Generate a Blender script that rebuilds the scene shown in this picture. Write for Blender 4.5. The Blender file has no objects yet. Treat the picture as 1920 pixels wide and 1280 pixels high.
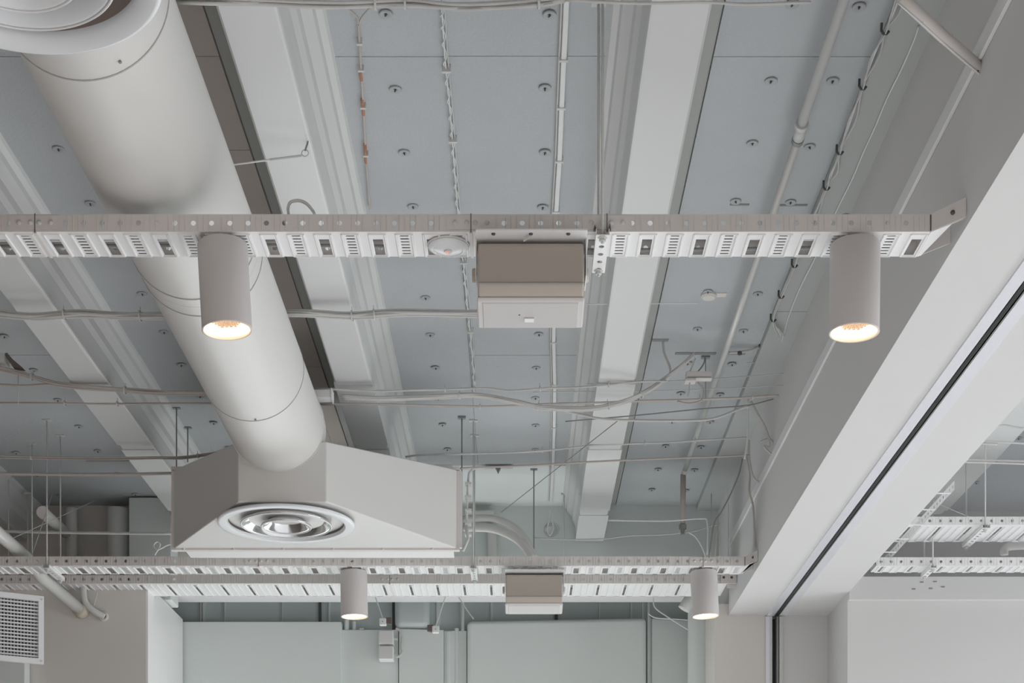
import bpy, bmesh, math, random
from mathutils import Vector, Matrix
random.seed(7)
C = bpy.context.scene.collection
F = 2900.0; VX = 970.0; VY = 1800.0; EYE = 1.5; PI = math.pi

# ------------------------------------------------------------------ camera
cam = bpy.data.cameras.new('camera'); camo = bpy.data.objects.new('camera', cam); C.objects.link(camo)
cam.sensor_width = 36.0; cam.lens = 36.0 * F / 1920.0
cam.shift_x = (960 - VX) / 1920.0; cam.shift_y = (VY - 640) / 1920.0
cam.clip_start = 0.05; cam.clip_end = 100
camo.location = (0, 0, EYE); camo.rotation_euler = (PI / 2, 0, 0)
sc = bpy.context.scene; sc.camera = camo
sc.view_settings.view_transform = 'Standard'; sc.view_settings.look = 'None'
sc.view_settings.gamma = 1.0; sc.view_settings.exposure = 0.0
sc.view_settings.use_curve_mapping = False
# ------------------------------------------------------------------ world, daylight and added far fill
w = bpy.data.worlds.new('world'); sc.world = w; w.use_nodes = True
bg = w.node_tree.nodes['Background']; bg.inputs[0].default_value = (0.86, 0.74, 0.67, 1); bg.inputs[1].default_value = 0.36
def area(name, loc, rot, sx, sy, power, col):
    l = bpy.data.lights.new(name, 'AREA'); l.shape = 'RECTANGLE'; l.size = sx; l.size_y = sy; l.energy = power; l.color = col
    o = bpy.data.objects.new(name, l); C.objects.link(o); o.location = loc; o.rotation_euler = rot; return o
area('window_daylight_right', (6.75, 7.0, 1.9), (0, PI / 2 - 0.30, 0), 1.4, 7.5, 230, (0.94, 0.98, 1.0))
area('far_fill_light', (-0.4, 9.80, 2.1), (-PI / 2 - 0.45, 0, 0), 3.4, 1.5, 34, (0.94, 0.99, 0.99))  # added unseen fill light for the far ceiling and tray undersides
sl = bpy.data.lights.new('sun', 'SUN'); sl.energy = 10.5; sl.angle = 0.02; sl.color = (1.0, 0.985, 0.97)
so = bpy.data.objects.new('sun', sl); C.objects.link(so); so.rotation_euler = (0, PI / 2 - math.radians(17), 0)

# ------------------------------------------------------------------ materials
def mat(name, col, rough=0.5, metal=0.0, var=0.04, scale=6.0, bump=0.0, bscale=60.0, emit=None, es=0.0, spec=0.5):
    m = bpy.data.materials.new(name); m.use_nodes = True; nt = m.node_tree; b = nt.nodes['Principled BSDF']
    b.inputs['Roughness'].default_value = rough; b.inputs['Metallic'].default_value = metal
    b.inputs['Specular IOR Level'].default_value = spec
    tc = nt.nodes.new('ShaderNodeTexCoord'); no = nt.nodes.new('ShaderNodeTexNoise'); no.inputs['Scale'].default_value = scale
    no.inputs['Detail'].default_value = 4
    nt.links.new(tc.outputs['Object'], no.inputs['Vector'])
    mx = nt.nodes.new('ShaderNodeMix'); mx.data_type = 'RGBA'
    a = [max(0, c * (1 - var)) for c in col] + [1]; d = [min(1, c * (1 + var)) for c in col] + [1]
    mx.inputs[6].default_value = a; mx.inputs[7].default_value = d
    nt.links.new(no.outputs['Fac'], mx.inputs[0]); nt.links.new(mx.outputs[2], b.inputs['Base Color'])
    if bump:
        n2 = nt.nodes.new('ShaderNodeTexNoise'); n2.inputs['Scale'].default_value = bscale
        nt.links.new(tc.outputs['Object'], n2.inputs['Vector'])
        bp = nt.nodes.new('ShaderNodeBump'); bp.inputs['Strength'].default_value = bump; bp.inputs['Distance'].default_value = 0.01
        nt.links.new(n2.outputs['Fac'], bp.inputs['Height']); nt.links.new(bp.outputs[0], b.inputs['Normal'])
    if emit:
        b.inputs['Emission Color'].default_value = (*emit, 1); b.inputs['Emission Strength'].default_value = es
    return m
M = dict(
    board=mat('insulation_board_grey', (0.53, 0.555, 0.572), 0.9, var=0.06, scale=3, bump=0.25, bscale=90),
    board_shade=mat('board_shade_taupe', (0.56, 0.51, 0.475), 0.85, var=0.05, bump=0.1),  # taupe puts the shade between beam and duct into the board colour
    slot_shade=mat('slot_shade_grey', (0.47, 0.48, 0.46), 0.8),  # grey stands for the shade in the slots beside the beams
    step=mat('step_grey_green', (0.50, 0.52, 0.51), 0.7, var=0.03),
    washer=mat('washer_grey', (0.46, 0.48, 0.49), 0.6),
    board_white=mat('white_board', (0.82, 0.86, 0.85), 0.6, var=0.02),
    beam=mat('beam_casing_white', (0.73, 0.74, 0.735), 0.42, var=0.03, scale=1.5, bump=0.04, bscale=8),
    soffit=mat('bulkhead_plaster', (0.72, 0.715, 0.71), 0.8, var=0.015, scale=2),
    backwall=mat('back_wall_paint', (0.72, 0.775, 0.76), 0.7, var=0.03, scale=2, bump=0.08, bscale=30),
    plaster=mat('plaster_warm', (0.76, 0.73, 0.695), 0.8, var=0.02, scale=2),
    panel=mat('pale_green_panel', (0.79, 0.835, 0.82), 0.6, var=0.02, scale=2, bump=0.03, bscale=12),
    recess=mat('recess_grey_green', (0.66, 0.73, 0.735), 0.7, var=0.03),
    duct=mat('duct_painted_steel', (0.76, 0.75, 0.73), 0.38, var=0.015, scale=1.2, bump=0.02, bscale=3),
    seam=mat('duct_seam_grey', (0.46, 0.44, 0.42), 0.6),
    diffuser=mat('diffuser_white', (0.86, 0.88, 0.90), 0.25, var=0.01),
    chrome=mat('diffuser_polished', (0.78, 0.79, 0.80), 0.12, metal=0.9, var=0.02),
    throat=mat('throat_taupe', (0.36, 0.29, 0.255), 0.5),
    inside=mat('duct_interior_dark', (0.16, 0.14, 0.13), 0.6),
    tray=mat('tray_white_steel', (0.90, 0.90, 0.90), 0.4, var=0.02),
    rail=mat('tray_rail_shaded_beige', (0.79, 0.75, 0.725), 0.5, var=0.03, scale=20),  # tray white with the camera-side shade in its colour; beige parts share it
    rod=mat('painted_rod', (0.66, 0.67, 0.65), 0.5, var=0.06, scale=30),
    rod_dark=mat('grey_rod', (0.28, 0.29, 0.28), 0.5, var=0.1, scale=30),
    cable=mat('cable_painted_white', (0.64, 0.63, 0.61), 0.6, var=0.08, scale=15),
    cable_warm=mat('cable_beige', (0.55, 0.50, 0.47), 0.6, var=0.08, scale=15),
    cable_bright=mat('cable_white', (0.82, 0.83, 0.83), 0.5, var=0.05, scale=15),
    rust=mat('orange_sleeve', (0.50, 0.24, 0.14), 0.7, var=0.2, scale=30),
    lamp=mat('lamp_white_housing', (0.69, 0.66, 0.655), 0.45, var=0.01),
    lamp_rim=mat('lamp_rim_cream', (0.80, 0.70, 0.62), 0.4),
    led=mat('lamp_glow', (1, 0.9, 0.8), 0.4, emit=(1.0, 0.80, 0.56), es=5.0),
    honey=mat('lamp_grid', (0.75, 0.62, 0.5), 0.4),
    led_core=mat('lamp_honeycomb', (0.5, 0.42, 0.36), 0.35, emit=(1.0, 0.76, 0.52), es=2.2),
    speaker=mat('speaker_beige_grey', (0.52, 0.465, 0.405), 0.6, var=0.01, bump=0.05, bscale=300),
    grille=mat('speaker_grille_grey', (0.62, 0.60, 0.585), 0.5, var=0.01, bump=0.1, bscale=500),
    white=mat('bright_white', (0.88, 0.88, 0.88), 0.4, var=0.01),
    dark=mat('dark_metal', (0.10, 0.10, 0.10), 0.5),
    alu=mat('brushed_aluminium', (0.86, 0.87, 0.92), 0.35, metal=0.3, var=0.03, scale=4),
    slot=mat('track_dark_slot', (0.07, 0.075, 0.085), 0.4),
    wood=mat('dark_warm_bracket', (0.16, 0.13, 0.12), 0.7),
    led_red=mat('detector_red_led', (0.9, 0.3, 0.25), 0.3, emit=(1, 0.15, 0.1), es=1.5),
    floor=mat('pale_floor', (0.68, 0.69, 0.705), 0.5, var=0.06, scale=3),
    absorber=mat('brown_bounce_absorber', (0.30, 0.255, 0.225), 0.95, var=0.1, scale=30),  # unseen dark floor and wall colour added to cut bounce from the left
    seal=mat('yellowed_sealant', (0.62, 0.57, 0.47), 0.8),
    grilleback=mat('register_backing', (0.20, 0.20, 0.23), 0.6),
)

# ------------------------------------------------------------------ helpers
def W(px, py, d): return Vector(((px - VX) / F * d, d, EYE + (VY - py) / F * d))
def H(px, py, h): return W(px, py, F * h / (VY - py))
def tag(o, label=None, cat=None, group=None, kind=None):
    if label: o['label'] = label
    if cat: o['category'] = cat
    if group: o['group'] = group
    if kind: o['kind'] = kind
    return o
def thing(name, loc, label, cat, group=None):
    o = bpy.data.objects.new(name, None); C.objects.link(o); o.location = loc; o.empty_display_size = 0.05
    return tag(o, label, cat, group)
def wloc(o):
    p = Vector((0, 0, 0))
    while o: p += Vector(o.location); o = o.parent
    return p
def smooth(pts, k=6):
    pts = [Vector(p) for p in pts]
    if len(pts) < 3: return pts
    out = []
    P = [pts[0] * 2 - pts[1]] + pts + [pts[-1] * 2 - pts[-2]]
    for i in range(1, len(P) - 2):
        a, b, c, d = P[i - 1], P[i], P[i + 1], P[i + 2]
        for j in range(k):
            t = j / k
            out.append(0.5 * ((2 * b) + (c - a) * t + (2 * a - 5 * b + 4 * c - d) * t * t + (3 * b - a - 3 * c + d) * t ** 3))
    out.append(pts[-1]); return out
class MB:
    def __init__(s): s.v = []; s.f = []
    def poly(s, pts):
        n = len(s.v); s.v += [Vector(p) for p in pts]; s.f.append(list(range(n, n + len(pts)))); return s
    def mesh(s, vs, fs):
        n = len(s.v); s.v += [Vector(p) for p in vs]; s.f += [[n + i for i in f] for f in fs]; return s
    def box(s, x0, x1, y0, y1, z0, z1):
        vs = [(x, y, z) for x in (x0, x1) for y in (y0, y1) for z in (z0, z1)]
        return s.mesh(vs, [(0, 1, 3, 2), (4, 6, 7, 5), (0, 4, 5, 1), (2, 3, 7, 6), (0, 2, 6, 4), (1, 5, 7, 3)])
    def prism(s, poly, axis, a0, a1):
        def pt(p, a): return (a, p[0], p[1]) if axis == 'x' else (p[0], a, p[1]) if axis == 'y' else (p[0], p[1], a)
        n = len(poly); vs = [pt(p, a0) for p in poly] + [pt(p, a1) for p in poly]
        return s.mesh(vs, [tuple(range(n)), tuple(range(2 * n - 1, n - 1, -1))] + [(i, (i + 1) % n, n + (i + 1) % n, n + i) for i in range(n)])
    def tube(s, pts, r, n=8, r1=None):
        pts = [Vector(p) for p in pts]; m = len(pts); base = len(s.v); up = None
        for i, p in enumerate(pts):
            t = (pts[min(i + 1, m - 1)] - pts[max(i - 1, 0)]).normalized()
            if up is None:
                up = Vector((0, 0, 1)) if abs(t.z) < 0.9 else Vector((1, 0, 0))
            u = t.cross(up)
            if u.length < 1e-4: u = t.orthogonal()
            u.normalize(); up = u.cross(t).normalized()
            rr = r if r1 is None else r + (r1 - r) * i / (m - 1)
            for k in range(n):
                a = 2 * PI * k / n; s.v.append(p + (u * math.cos(a) + up * math.sin(a)) * rr)
        for i in range(m - 1):
            for k in range(n):
                a = base + i * n + k; b = base + i * n + (k + 1) % n
                s.f.append([a, b, b + n, a + n])
        s.f.append([base + k for k in range(n)][::-1]); s.f.append([base + (m - 1) * n + k for k in range(n)])
        return s
    def lathe(s, prof, c, n=48, frame=None, close=False):
        c = Vector(c); base = len(s.v); m = len(prof)
        ax = frame or (Vector((1, 0, 0)), Vector((0, 1, 0)), Vector((0, 0, 1)))
        for r, z in prof:
            for k in range(n):
                a = 2 * PI * k / n; s.v.append(c + (ax[0] * math.cos(a) + ax[1] * math.sin(a)) * r + ax[2] * z)
        for i in range(m if close else m - 1):
            j = (i + 1) % m
            for k in range(n):
                k2 = (k + 1) % n; s.f.append([base + i * n + k, base + i * n + k2, base + j * n + k2, base + j * n + k])
        if not close:
            if prof[0][0] > 1e-6 and prof[0][0] < 0.0001: pass
        return s
    def skin(s, off):
        n = len(s.v); fs = [list(f) for f in s.f]; off = Vector(off)
        s.v += [v + off for v in s.v]; s.f += [[n + i for i in reversed(f)] for f in fs]; return s
    def disc(s, c, r, n=32, frame=None):
        c = Vector(c); ax = frame or (Vector((1, 0, 0)), Vector((0, 1, 0)), Vector((0, 0, 1)))
        return s.poly([c + (ax[0] * math.cos(2 * PI * k / n) + ax[1] * math.sin(2 * PI * k / n)) * r for k in range(n)])
    def build(s, name, m, parent=None, smooth=False, bevel=0, solid=0, seg=2, weld=False):
        bm = bmesh.new(); off = wloc(parent) if parent else None
        if off is None:
            xs = [v.x for v in s.v]; ys = [v.y for v in s.v]; zs = [v.z for v in s.v]
            off = Vector(((min(xs) + max(xs)) / 2, (min(ys) + max(ys)) / 2, min(zs)))
        vs = [bm.verts.new(v - off) for v in s.v]
        for f in s.f:
            try: bm.faces.new([vs[i] for i in f])
            except ValueError: pass
        if weld or solid: bmesh.ops.remove_doubles(bm, verts=bm.verts, dist=1e-5)
        bmesh.ops.recalc_face_normals(bm, faces=bm.faces)
        me = bpy.data.meshes.new(name); bm.to_mesh(me); bm.free()
        me.materials.append(m)
        if smooth:
            for p in me.polygons: p.use_smooth = True
        o = bpy.data.objects.new(name, me); C.objects.link(o)
        if parent: o.parent = parent
        else: o.location = off
        if solid:
            md = o.modifiers.new('solid', 'SOLIDIFY'); md.thickness = solid; md.offset = 0
        if bevel:
            md = o.modifiers.new('bevel', 'BEVEL'); md.width = bevel; md.segments = seg; md.limit_method = 'ANGLE'; md.angle_limit = math.radians(35)
            md.harden_normals = False
            for p in me.polygons: p.use_smooth = True
            e = o.modifiers.new('wn', 'WEIGHTED_NORMAL'); e.keep_sharp = True
        elif smooth == 'auto':
            md = o.modifiers.new('edge', 'EDGE_SPLIT'); md.split_angle = math.radians(40)
        return o
def copy_tree(root):
    r = root.copy(); C.objects.link(r)
    for ch in root.children:
        c = ch.copy(); C.objects.link(c); c.parent = r
        for g in ch.children:
            d = g.copy(); C.objects.link(d); d.parent = c
    return r
def struct(name, mb, m, **k): return tag(mb.build(name, m, **k), kind='structure')
HC = 2.84; ZC = EYE + HC; HB = 2.62; ZB = EYE + HB

# ================================================================== the setting
struct('floor', MB().box(-1.9, 8, -4, 13, -0.1, 0), M['floor'])
struct('floor', MB().box(-7, -1.9, -4, 13, -0.1, 0), M['absorber'])  # added dark floor zone, unseen, darkens undersides on the left
# upper slab
struct('ceiling', MB().box(-7, 8, -1, 12.5, ZC + 0.06, ZC + 0.2), M['soffit'])
D0 = 9.66
joints = [0.05, 2.459, 4.859, 7.256, D0]
def boards(x0, x1, m, nm='ceiling', off=0, ylist=None, z=ZC):
    b = MB(); ys = ylist or joints
    for i in range(len(ys) - 1):
        dz = 0.0015 * ((i * 7 + int(abs(x0) * 10)) % 3)
        b.box(x0 + 0.0006, x1 - 0.0006, ys[i] + 0.0005 + off, ys[i + 1] - 0.0005 + off, z - dz, z + 0.05)
    return struct(nm, b, m)
boards(-4.4, -3.0, M['board']); boards(-3.0, -2.54, M['board'], off=0); boards(-2.54, -1.7, M['board'])
boards(-1.86, -1.30, M['board']); boards(-1.30, -1.02, M['board_shade'], ylist=[0.05, 2.46, 3.6, 4.86, 5.42, 6.1, 7.4, 8.6, D0])
boards(-1.02, -0.937, M['board_shade'], z=ZC, ylist=[0.05, 2.46, 3.6, 4.86, 5.42, 6.1, 7.4, 8.6, D0])
boards(-0.935, -0.828, M['slot_shade'], z=ZC + 0.008, ylist=[0.05, 4, D0])
boards(0.533, 0.615, M['slot_shade'], z=ZC + 0.008, ylist=[0.05, 4, D0])
boards(-0.62, -0.225, M['board'])
boards(-0.225, 0.33, M['board'], ylist=joints[:-1] + [8.86])
struct('ceiling', MB().box(-0.56, 0.29, 8.87, D0, ZC - 0.004, ZC + 0.05), M['board_white'])
boards(0.616, 1.118, M['board'])
boards(1.118, 1.3, M['step'], z=ZC - 0.03, ylist=[0.05, 4.3, 6.7, D0])
boards(1.9, 5.2, M['board'], ylist=[0.05, 3.2, 5.6, 8.0, 9.77])
# back wall, a deep downstand with a pale underside
struct('wall_back', MB().box(-2.06, 1.5, D0, D0 + 0.15, EYE + 2.28, ZC + 0.05), M['backwall'], bevel=0.004)
struct('trim_20', MB().box(-2.35, 1.17, D0 - 0.004, D0 + 0.152, EYE + 2.272, EYE + 2.2795), M['white'])
struct('wall_right', MB().box(1.255, 1.5, 9.19, D0, EYE + 2.12, ZC + 0.06), M['soffit'])
struct('wall_back', MB().box(-5.5, -2.06, D0, D0 + 0.15, EYE + 2.274, ZC + 0.05), M['plaster'])
struct('wall_back', MB().box(1.86, 7.5, 9.77, 9.9, EYE + 1.6, ZC + 0.05), M['soffit'])
# rear shaft wall seen through the slot below the downstand
struct('wall_rear', MB().box(-4.5, 1.6, 10.08, 10.18, 0, EYE + 2.9), M['recess'])
# left nib wall: warm front face, return painted whiter to carry the light on it
struct('wall_left', MB().box(-4.5, -2.161, 9.0, 9.94, 0, EYE + 2.19), M['plaster'])
struct('wall_left', MB().box(-2.161, -2.15, 9.002, 9.94, 0, EYE + 2.19), M['white'])
struct('wall_left', MB().box(-5.9, -5.8, -4, 12, 0, ZC + 0.1), M['absorber'])  # unseen left wall, browned to cut bounce onto the duct
# bulkhead over the sliding partition
b = MB(); b.box(1.255, 1.845, 0.05, 9.19, EYE + 2.05, ZC + 0.06)
XA, XB = 1.487, 1.597
struct('wall_right', MB().box(1.255, XA, 0.05, 9.2, EYE + 2.05, ZC + 0.06).box(XB, 1.845, 0.05, 9.2, EYE + 2.05, ZC + 0.06).box(XA, XB, 0.05, 9.2, EYE + 2.13, ZC + 0.06), M['soffit'])
# pier at the far end of the partition
struct('wall_pier', MB().box(1.175, 1.50, 9.2, 10.2, 0, EYE + 2.12), M['plaster'])
struct('wall_pier', MB().box(1.575, 1.86, 9.2, 10.2, 0, EYE + 2.12), M['soffit'])
struct('wall_pier', MB().box(1.845, 7.5, 8.64, 9.2, 0, EYE + 2.13), M['soffit'])
# downstand of the next room
struct('wall_right_room', MB().box(1.8455, 7.5, 8.60, 8.639, EYE + 2.005, EYE + 2.135), M['soffit'], bevel=0.003)
struct('wall_window_side', MB().box(6.9, 7.0, -4, 12, 0, 1.0).box(6.9, 7.0, -4, 12, 2.6, ZC + 0.2), M['soffit'])

# trims: pale strip on the bulkhead face
struct('trim_1', MB().box(1.243, 1.2545, 0.5, 5.33, EYE + 2.432, EYE + 2.482).box(1.243, 1.2545, 5.34, 9.1, EYE + 2.432, EYE + 2.482), M['white'], bevel=0.002)

# ------------------------------------------------------------------ ceiling beams
def beam_profile(xc, hw=0.085, hz=HB, side=1):
    r = [(hw - 0.010, hz), (hw - 0.003, hz + 0.002), (hw, hz + 0.010), (hw + 0.003, hz + 0.06), (hw + 0.008, hz + 0.10), (hw + 0.022, hz + 0.122), (hw + 0.027, hz + 0.15),
         (hw + 0.045, hz + 0.168), (hw + 0.056, hz + 0.178), (hw + 0.062, hz + 0.196), (hw + 0.08, hz + 0.206), (hw + 0.09, hz + 0.222), (hw + 0.09, HC + 0.03)]
    l = [(hw, HC + 0.055), (hw, hz + 0.008), (hw - 0.008, hz)]
    pr = r + [(-x, z) for x, z in l]
    return [(xc + (x if side > 0 else -x), EYE + z) for x, z in pr]
def beam(xc, label, side=1, bead=False, hw=0.085, y1=D0, hz=HB, group='ceiling beams of the open ceiling'):
    root = thing('ceiling_beam', (xc, 5, EYE + hz), label, 'beam', group)
    MB().prism(beam_profile(xc, hw, hz, side), 'y', 0.3, y1 - 0.002).build('beam_casing', M['beam'], root)
    # casing cover sections further along, with their lips
    for a, c, t in ((7.02, 7.10, 0.007), (7.10, 7.86, 0.004), (7.93, 9.0, 0.005), (9.1, y1 - 0.01, 0.006)):
        MB().box(xc - hw - 0.003, xc + hw + 0.003, a, min(c, y1 - .01), EYE + hz - t, EYE + hz + 0.02).build('casing_cover', M['beam'], root, bevel=0.002)
    # folded edge bead, white to stand for the lit edge
    if bead: MB().box(xc + hw - 0.001, xc + hw + 0.006, 0.3, y1 - 0.01, EYE + hz - 0.003, EYE + hz + 0.007).build('lit_edge_bead', M['white'], root)
    return root
beam(-3.14, 'pale boxed ceiling beam at far left edge, mostly outside the picture')
beam(-1.944, 'white boxed ceiling beam on the left, behind the big round duct', bead=True)
beam(-0.745, 'wide white boxed beam just right of the big round duct')
beam(0.45, 'white boxed ceiling beam right of centre, behind the loudspeaker', side=-1)
rb = thing('ceiling_beam', (2.3, 5, EYE + HB), 'broad white beam in the next room beyond the sliding door bulkhead', 'beam')
MB().box(2.06, 2.497, 0.3, 9.1, EYE + HB, ZC + 0.05).build('beam_casing', M['beam'], rb, bevel=0.012)
MB().box(2.05, 2.502, 7.0, 9.0, EYE + HB - 0.005, EYE + HB + 0.03).build('casing_cover', M['beam'], rb, bevel=0.003)

# ------------------------------------------------------------------ insulation anchors
def make_anchor(label, group):
    a = thing('insulation_anchor', (0, 0, ZC), label, 'ceiling anchor', group)
    MB().lathe([(0.004, -0.003), (0.007, -0.0055), (0.012, -0.006), (0.0175, -0.0072), (0.0205, -0.0065), (0.021, -0.003), (0.0195, -0.0015), (0.012, -0.0035), (0.004, -0.001)], (0, 0, ZC - 0.002), 20, close=True).build('washer', M['washer'], a, smooth=True)
    MB().tube([(0, 0, ZC + 0.01), (0, 0, ZC - 0.010), (0.003, 0.001, ZC - 0.013)], 0.0026, 6).build('pin', M['dark'], a)
    return a
firsts = {}
def anchors(X, d0, ks, label, group, step=0.395, skip=()):
    vis = [k for k in ks if k not in skip]; base_label = label
    ORD = ['topmost', 'second from the top', 'third from the top', 'fourth from the top', 'fifth from the top', 'sixth from the top', 'seventh from the top', 'seventh from the far end', 'sixth from the far end', 'fifth from the far end', 'fourth from the far end', 'third from the far end', 'second from the far end', 'farthest']
    for vi, k in enumerate(vis):
        rem = len(vis) - 1 - vi
        od = ORD[vi] if vi <= rem else ('farthest' if rem == 0 else ['', 'second', 'third', 'fourth', 'fifth', 'sixth', 'seventh', 'eighth'][rem] + ' from the far end')
        label = base_label + ', ' + od
        y = d0 + step * k
        if 'a' not in firsts:
            o = firsts['a'] = make_anchor(label, group)
        else: o = copy_tree(firsts['a'])
        o['label'] = label; o['group'] = group
        o.location = (X + random.uniform(-.006, .006), y + random.uniform(-.008, .008), ZC)
        o.rotation_euler = (0, 0, random.uniform(0, 6))
anchors(-0.392, 4.64, range(0, 11), 'insulation washer in the column by the orange patched cable', 'washers, centre bay left column', skip=(4,))
anchors(0.095, 4.64, range(0, 11), 'insulation washer beside the white flat cable', 'washers, centre bay right column')
anchors(0.814, 4.585, range(0, 13), 'insulation washer between right boxed beam and pipe', 'washers, right bay left column')
anchors(1.02, 4.60, range(0, 13), 'insulation washer right of the glossy pipe', 'washers, right bay right column')
anchors(-1.60, 5.40, range(0, 9), 'insulation washer left of the big duct', 'washers, left bay by the duct')
anchors(-2.33, 7.035, range(0, 7), 'insulation washer left of the left boxed beam', 'washers, far left bay')
anchors(-2.80, 8.65, range(0, 3), 'small insulation washer in the far left ceiling corner', 'washers, far left corner')
anchors(2.72, 8.0, range(0, 4), 'insulation washer on the next room ceiling by its beam', 'washers, next room')
anchors(3.05, 8.2, range(0, 3), 'insulation washer in the next room near the picture edge', 'washers, next room outer')

# ------------------------------------------------------------------ cable trays
def perf_rail(mb, x0, x1, y, z0, z1, per=0.052, r=0.0075, nseg=12):
    """vertical plate in the plane y with a row of round holes"""
    zc = (z0 + z1) / 2; s = 0.012
    n = int((x1 - x0) / per); px = x0
    for i in range(n):
        cx = x0 + per * (i + 0.5)
        a, b_ = cx - s, cx + s
        mb.poly([(px, y, z0), (a, y, z0), (a, y, z1), (px, y, z1)])
        mb.poly([(a, y, z0), (b_, y, z0), (b_, y, zc - s), (a, y, zc - s)])
        mb.poly([(a, y, zc + s), (b_, y, zc + s), (b_, y, z1), (a, y, z1)])
        ci = []; sq = []
        for k in range(nseg):
            t = 2 * PI * (k + 0.5) / nseg; c_, s_ = math.cos(t), math.sin(t); q = s / max(abs(c_), abs(s_))
            ci.append((cx + r * c_, y, zc + r * s_)); sq.append((cx + q * c_, y, zc + q * s_))
        vs = ci + sq + [(a, y, zc - s), (b_, y, zc - s), (b_, y, zc + s), (a, y, zc + s)]
        mb.mesh(vs, [(k, (k + 1) % nseg, nseg + (k + 1) % nseg, nseg + k) for k in range(nseg)])
        # corners
        for cx_, cz_, k in ((b_, zc + s, 1), (a, zc + s, 4), (a, zc - s, 7), (b_, zc - s, 10)):
            mb.poly([sq[k], (cx_, y, cz_), sq[(k + 1) % nseg]]) if False else None
        for cx_, cz_ in ((b_, zc + s), (a, zc + s), (a, zc - s), (b_, zc - s)):
            ds = sorted(range(nseg), key=lambda k: (sq[k][0] - cx_) ** 2 + (sq[k][2] - cz_) ** 2)[:2]
            mb.poly([sq[ds[0]], (cx_, y, cz_), sq[ds[1]]])
        px = b_
    mb.poly([(px, y, z0), (x1, y, z0), (x1, y, z1), (px, y, z1)])
def rect_holes(mb, x0, x1, y0, y1, z, holes):
    xs = sorted({x0, x1} | {h[0] for h in holes} | {h[1] for h in holes}); ys = sorted({y0, y1} | {h[2] for h in holes} | {h[3] for h in holes})
    for i in range(len(xs) - 1):
        for j in range(len(ys) - 1):
            cx = (xs[i] + xs[i + 1]) / 2; cy = (ys[j] + ys[j + 1]) / 2
            if any(h[0] < cx < h[1] and h[2] < cy < h[3] for h in holes): continue
            mb.poly([(xs[i], ys[j], z), (xs[i + 1], ys[j], z), (xs[i + 1], ys[j + 1], z), (xs[i], ys[j + 1], z)])
def tray(name, label, x0, x1, d, w, h, rail=0.05, rm_='rail', hr=0.0075, per=0.155, phase=0.0, rot=0.0, narrow=False, cat='cable tray', group=None, rz=0, seams=()):
    """x along, d = near edge, bottom at EYE+h"""
    z = EYE + h
    root = thing(name, ((x0 + x1) / 2, d + w / 2, z), label, cat, group)
    base = MB(); ribs = MB()
    n = int(math.ceil((x1 - x0) / per)); 
    for i in range(n):
        a = x0 + per * i; hp = per / 2
        for q in (0, 1):
            c0 = a + q * hp; c1 = min(c0 + hp, x1)
            if c1 - c0 < 0.02: continue
            m = c0 + hp / 2; holes = []
            if m + 0.02 > x1: rect_holes(base, c0, c1, d, d + w, z, []); continue
            if q == 0:
                hw_ = 0.0065 if narrow else 0.0145
                holes = [(m - hw_, m + hw_, d + w * (0.30 if not narrow else 0.12), d + w * 0.93)]
            else:
                hw_ = 0.012
                if not narrow:
                    for k in range(7):
                        yy = d + w * (0.14 + 0.118 * k); holes.append((m - hw_, m + hw_, yy, yy + w * 0.045))
            rect_holes(base, c0, c1, d, d + w, z, holes)
            # pressed frame round the pad
            fw = 0.0225 if not narrow else 0.018
            for sx in (-1, 1):
                xx = m + sx * fw
                ribs.prism([(xx - 0.0045, z), (xx + 0.0045, z), (xx + 0.002, z - 0.004), (xx - 0.002, z - 0.004)], 'y', d + w * 0.08, d + w * 0.97)
            ribs.prism([(d + w * 0.955, z), (d + w * 0.985, z), (d + w * 0.975, z - 0.004), (d + w * 0.965, z - 0.004)], 'x', m - fw, m + fw)
            if not narrow:
                ribs.prism([(d + w * 0.06, z), (d + w * 0.10, z), (d + w * 0.09, z - 0.004), (d + w * 0.07, z - 0.004)], 'x', m - fw, m + fw)
    base.skin((0, 0, 0.0015)).build('base_plate', M['tray'], root)
    ribs.build('pressed_ribs', M['tray'], root)
    for yy, nm in ((d, 'side_rail'), (d + w, 'side_rail')):
        rm = MB(); perf_rail(rm, x0, x1, yy, z, z + rail, r=hr)
        sgn = 1 if yy == d else -1
        rm.poly([(x0, yy, z + rail), (x1, yy, z + rail), (x1, yy + sgn * 0.008, z + rail), (x0, yy + sgn * 0.008, z + rail)])
        rm.skin((0, sgn * 0.0014, 0)); rd = rm; k = x0 + 0.026 * 0.4
        while k < x1 - 0.01:
            rd.prism([(k - 0.0012, yy - sgn * 0.0005), (k + 0.0012, yy - sgn * 0.0005), (k, yy - sgn * 0.0022)], 'z', z + 0.004, z + rail - 0.004); k += 0.0363 if int((k - x0) / 0.0363) % 2 else 0.0157
        rm.build(nm, M[rm_], root)
    for sx in seams:
        MB().box(sx - 0.0012, sx + 0.0012, d - 0.003, d - 0.0008, z - 0.002, z + rail + 0.001).build('joint_gap', M['dark'], root)
        MB().box(sx - 0.07, sx + 0.07, d - 0.0024, d - 0.0008, z + 0.006, z + rail - 0.004).build('joint_plate', M['rail'], root)
        for o_ in (-0.045, -0.012, 0.012, 0.045):
            MB().lathe([(0.0001, -0.006), (0.006, -0.0045), (0.008, 0.0)], (sx + o_, d - 0.002, z + rail / 2), 12, frame=(Vector((1, 0, 0)), Vector((0, 0, 1)), Vector((0, 1, 0)))).build('bolt', M['rod'], root, smooth=True)
        MB().box(sx - 0.004, sx + 0.004, d, d + w, z - 0.005, z - 0.001).build('joint_lip', M['rail'], root)
    root.rotation_euler = (0, 0, rot)
    return root
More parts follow.
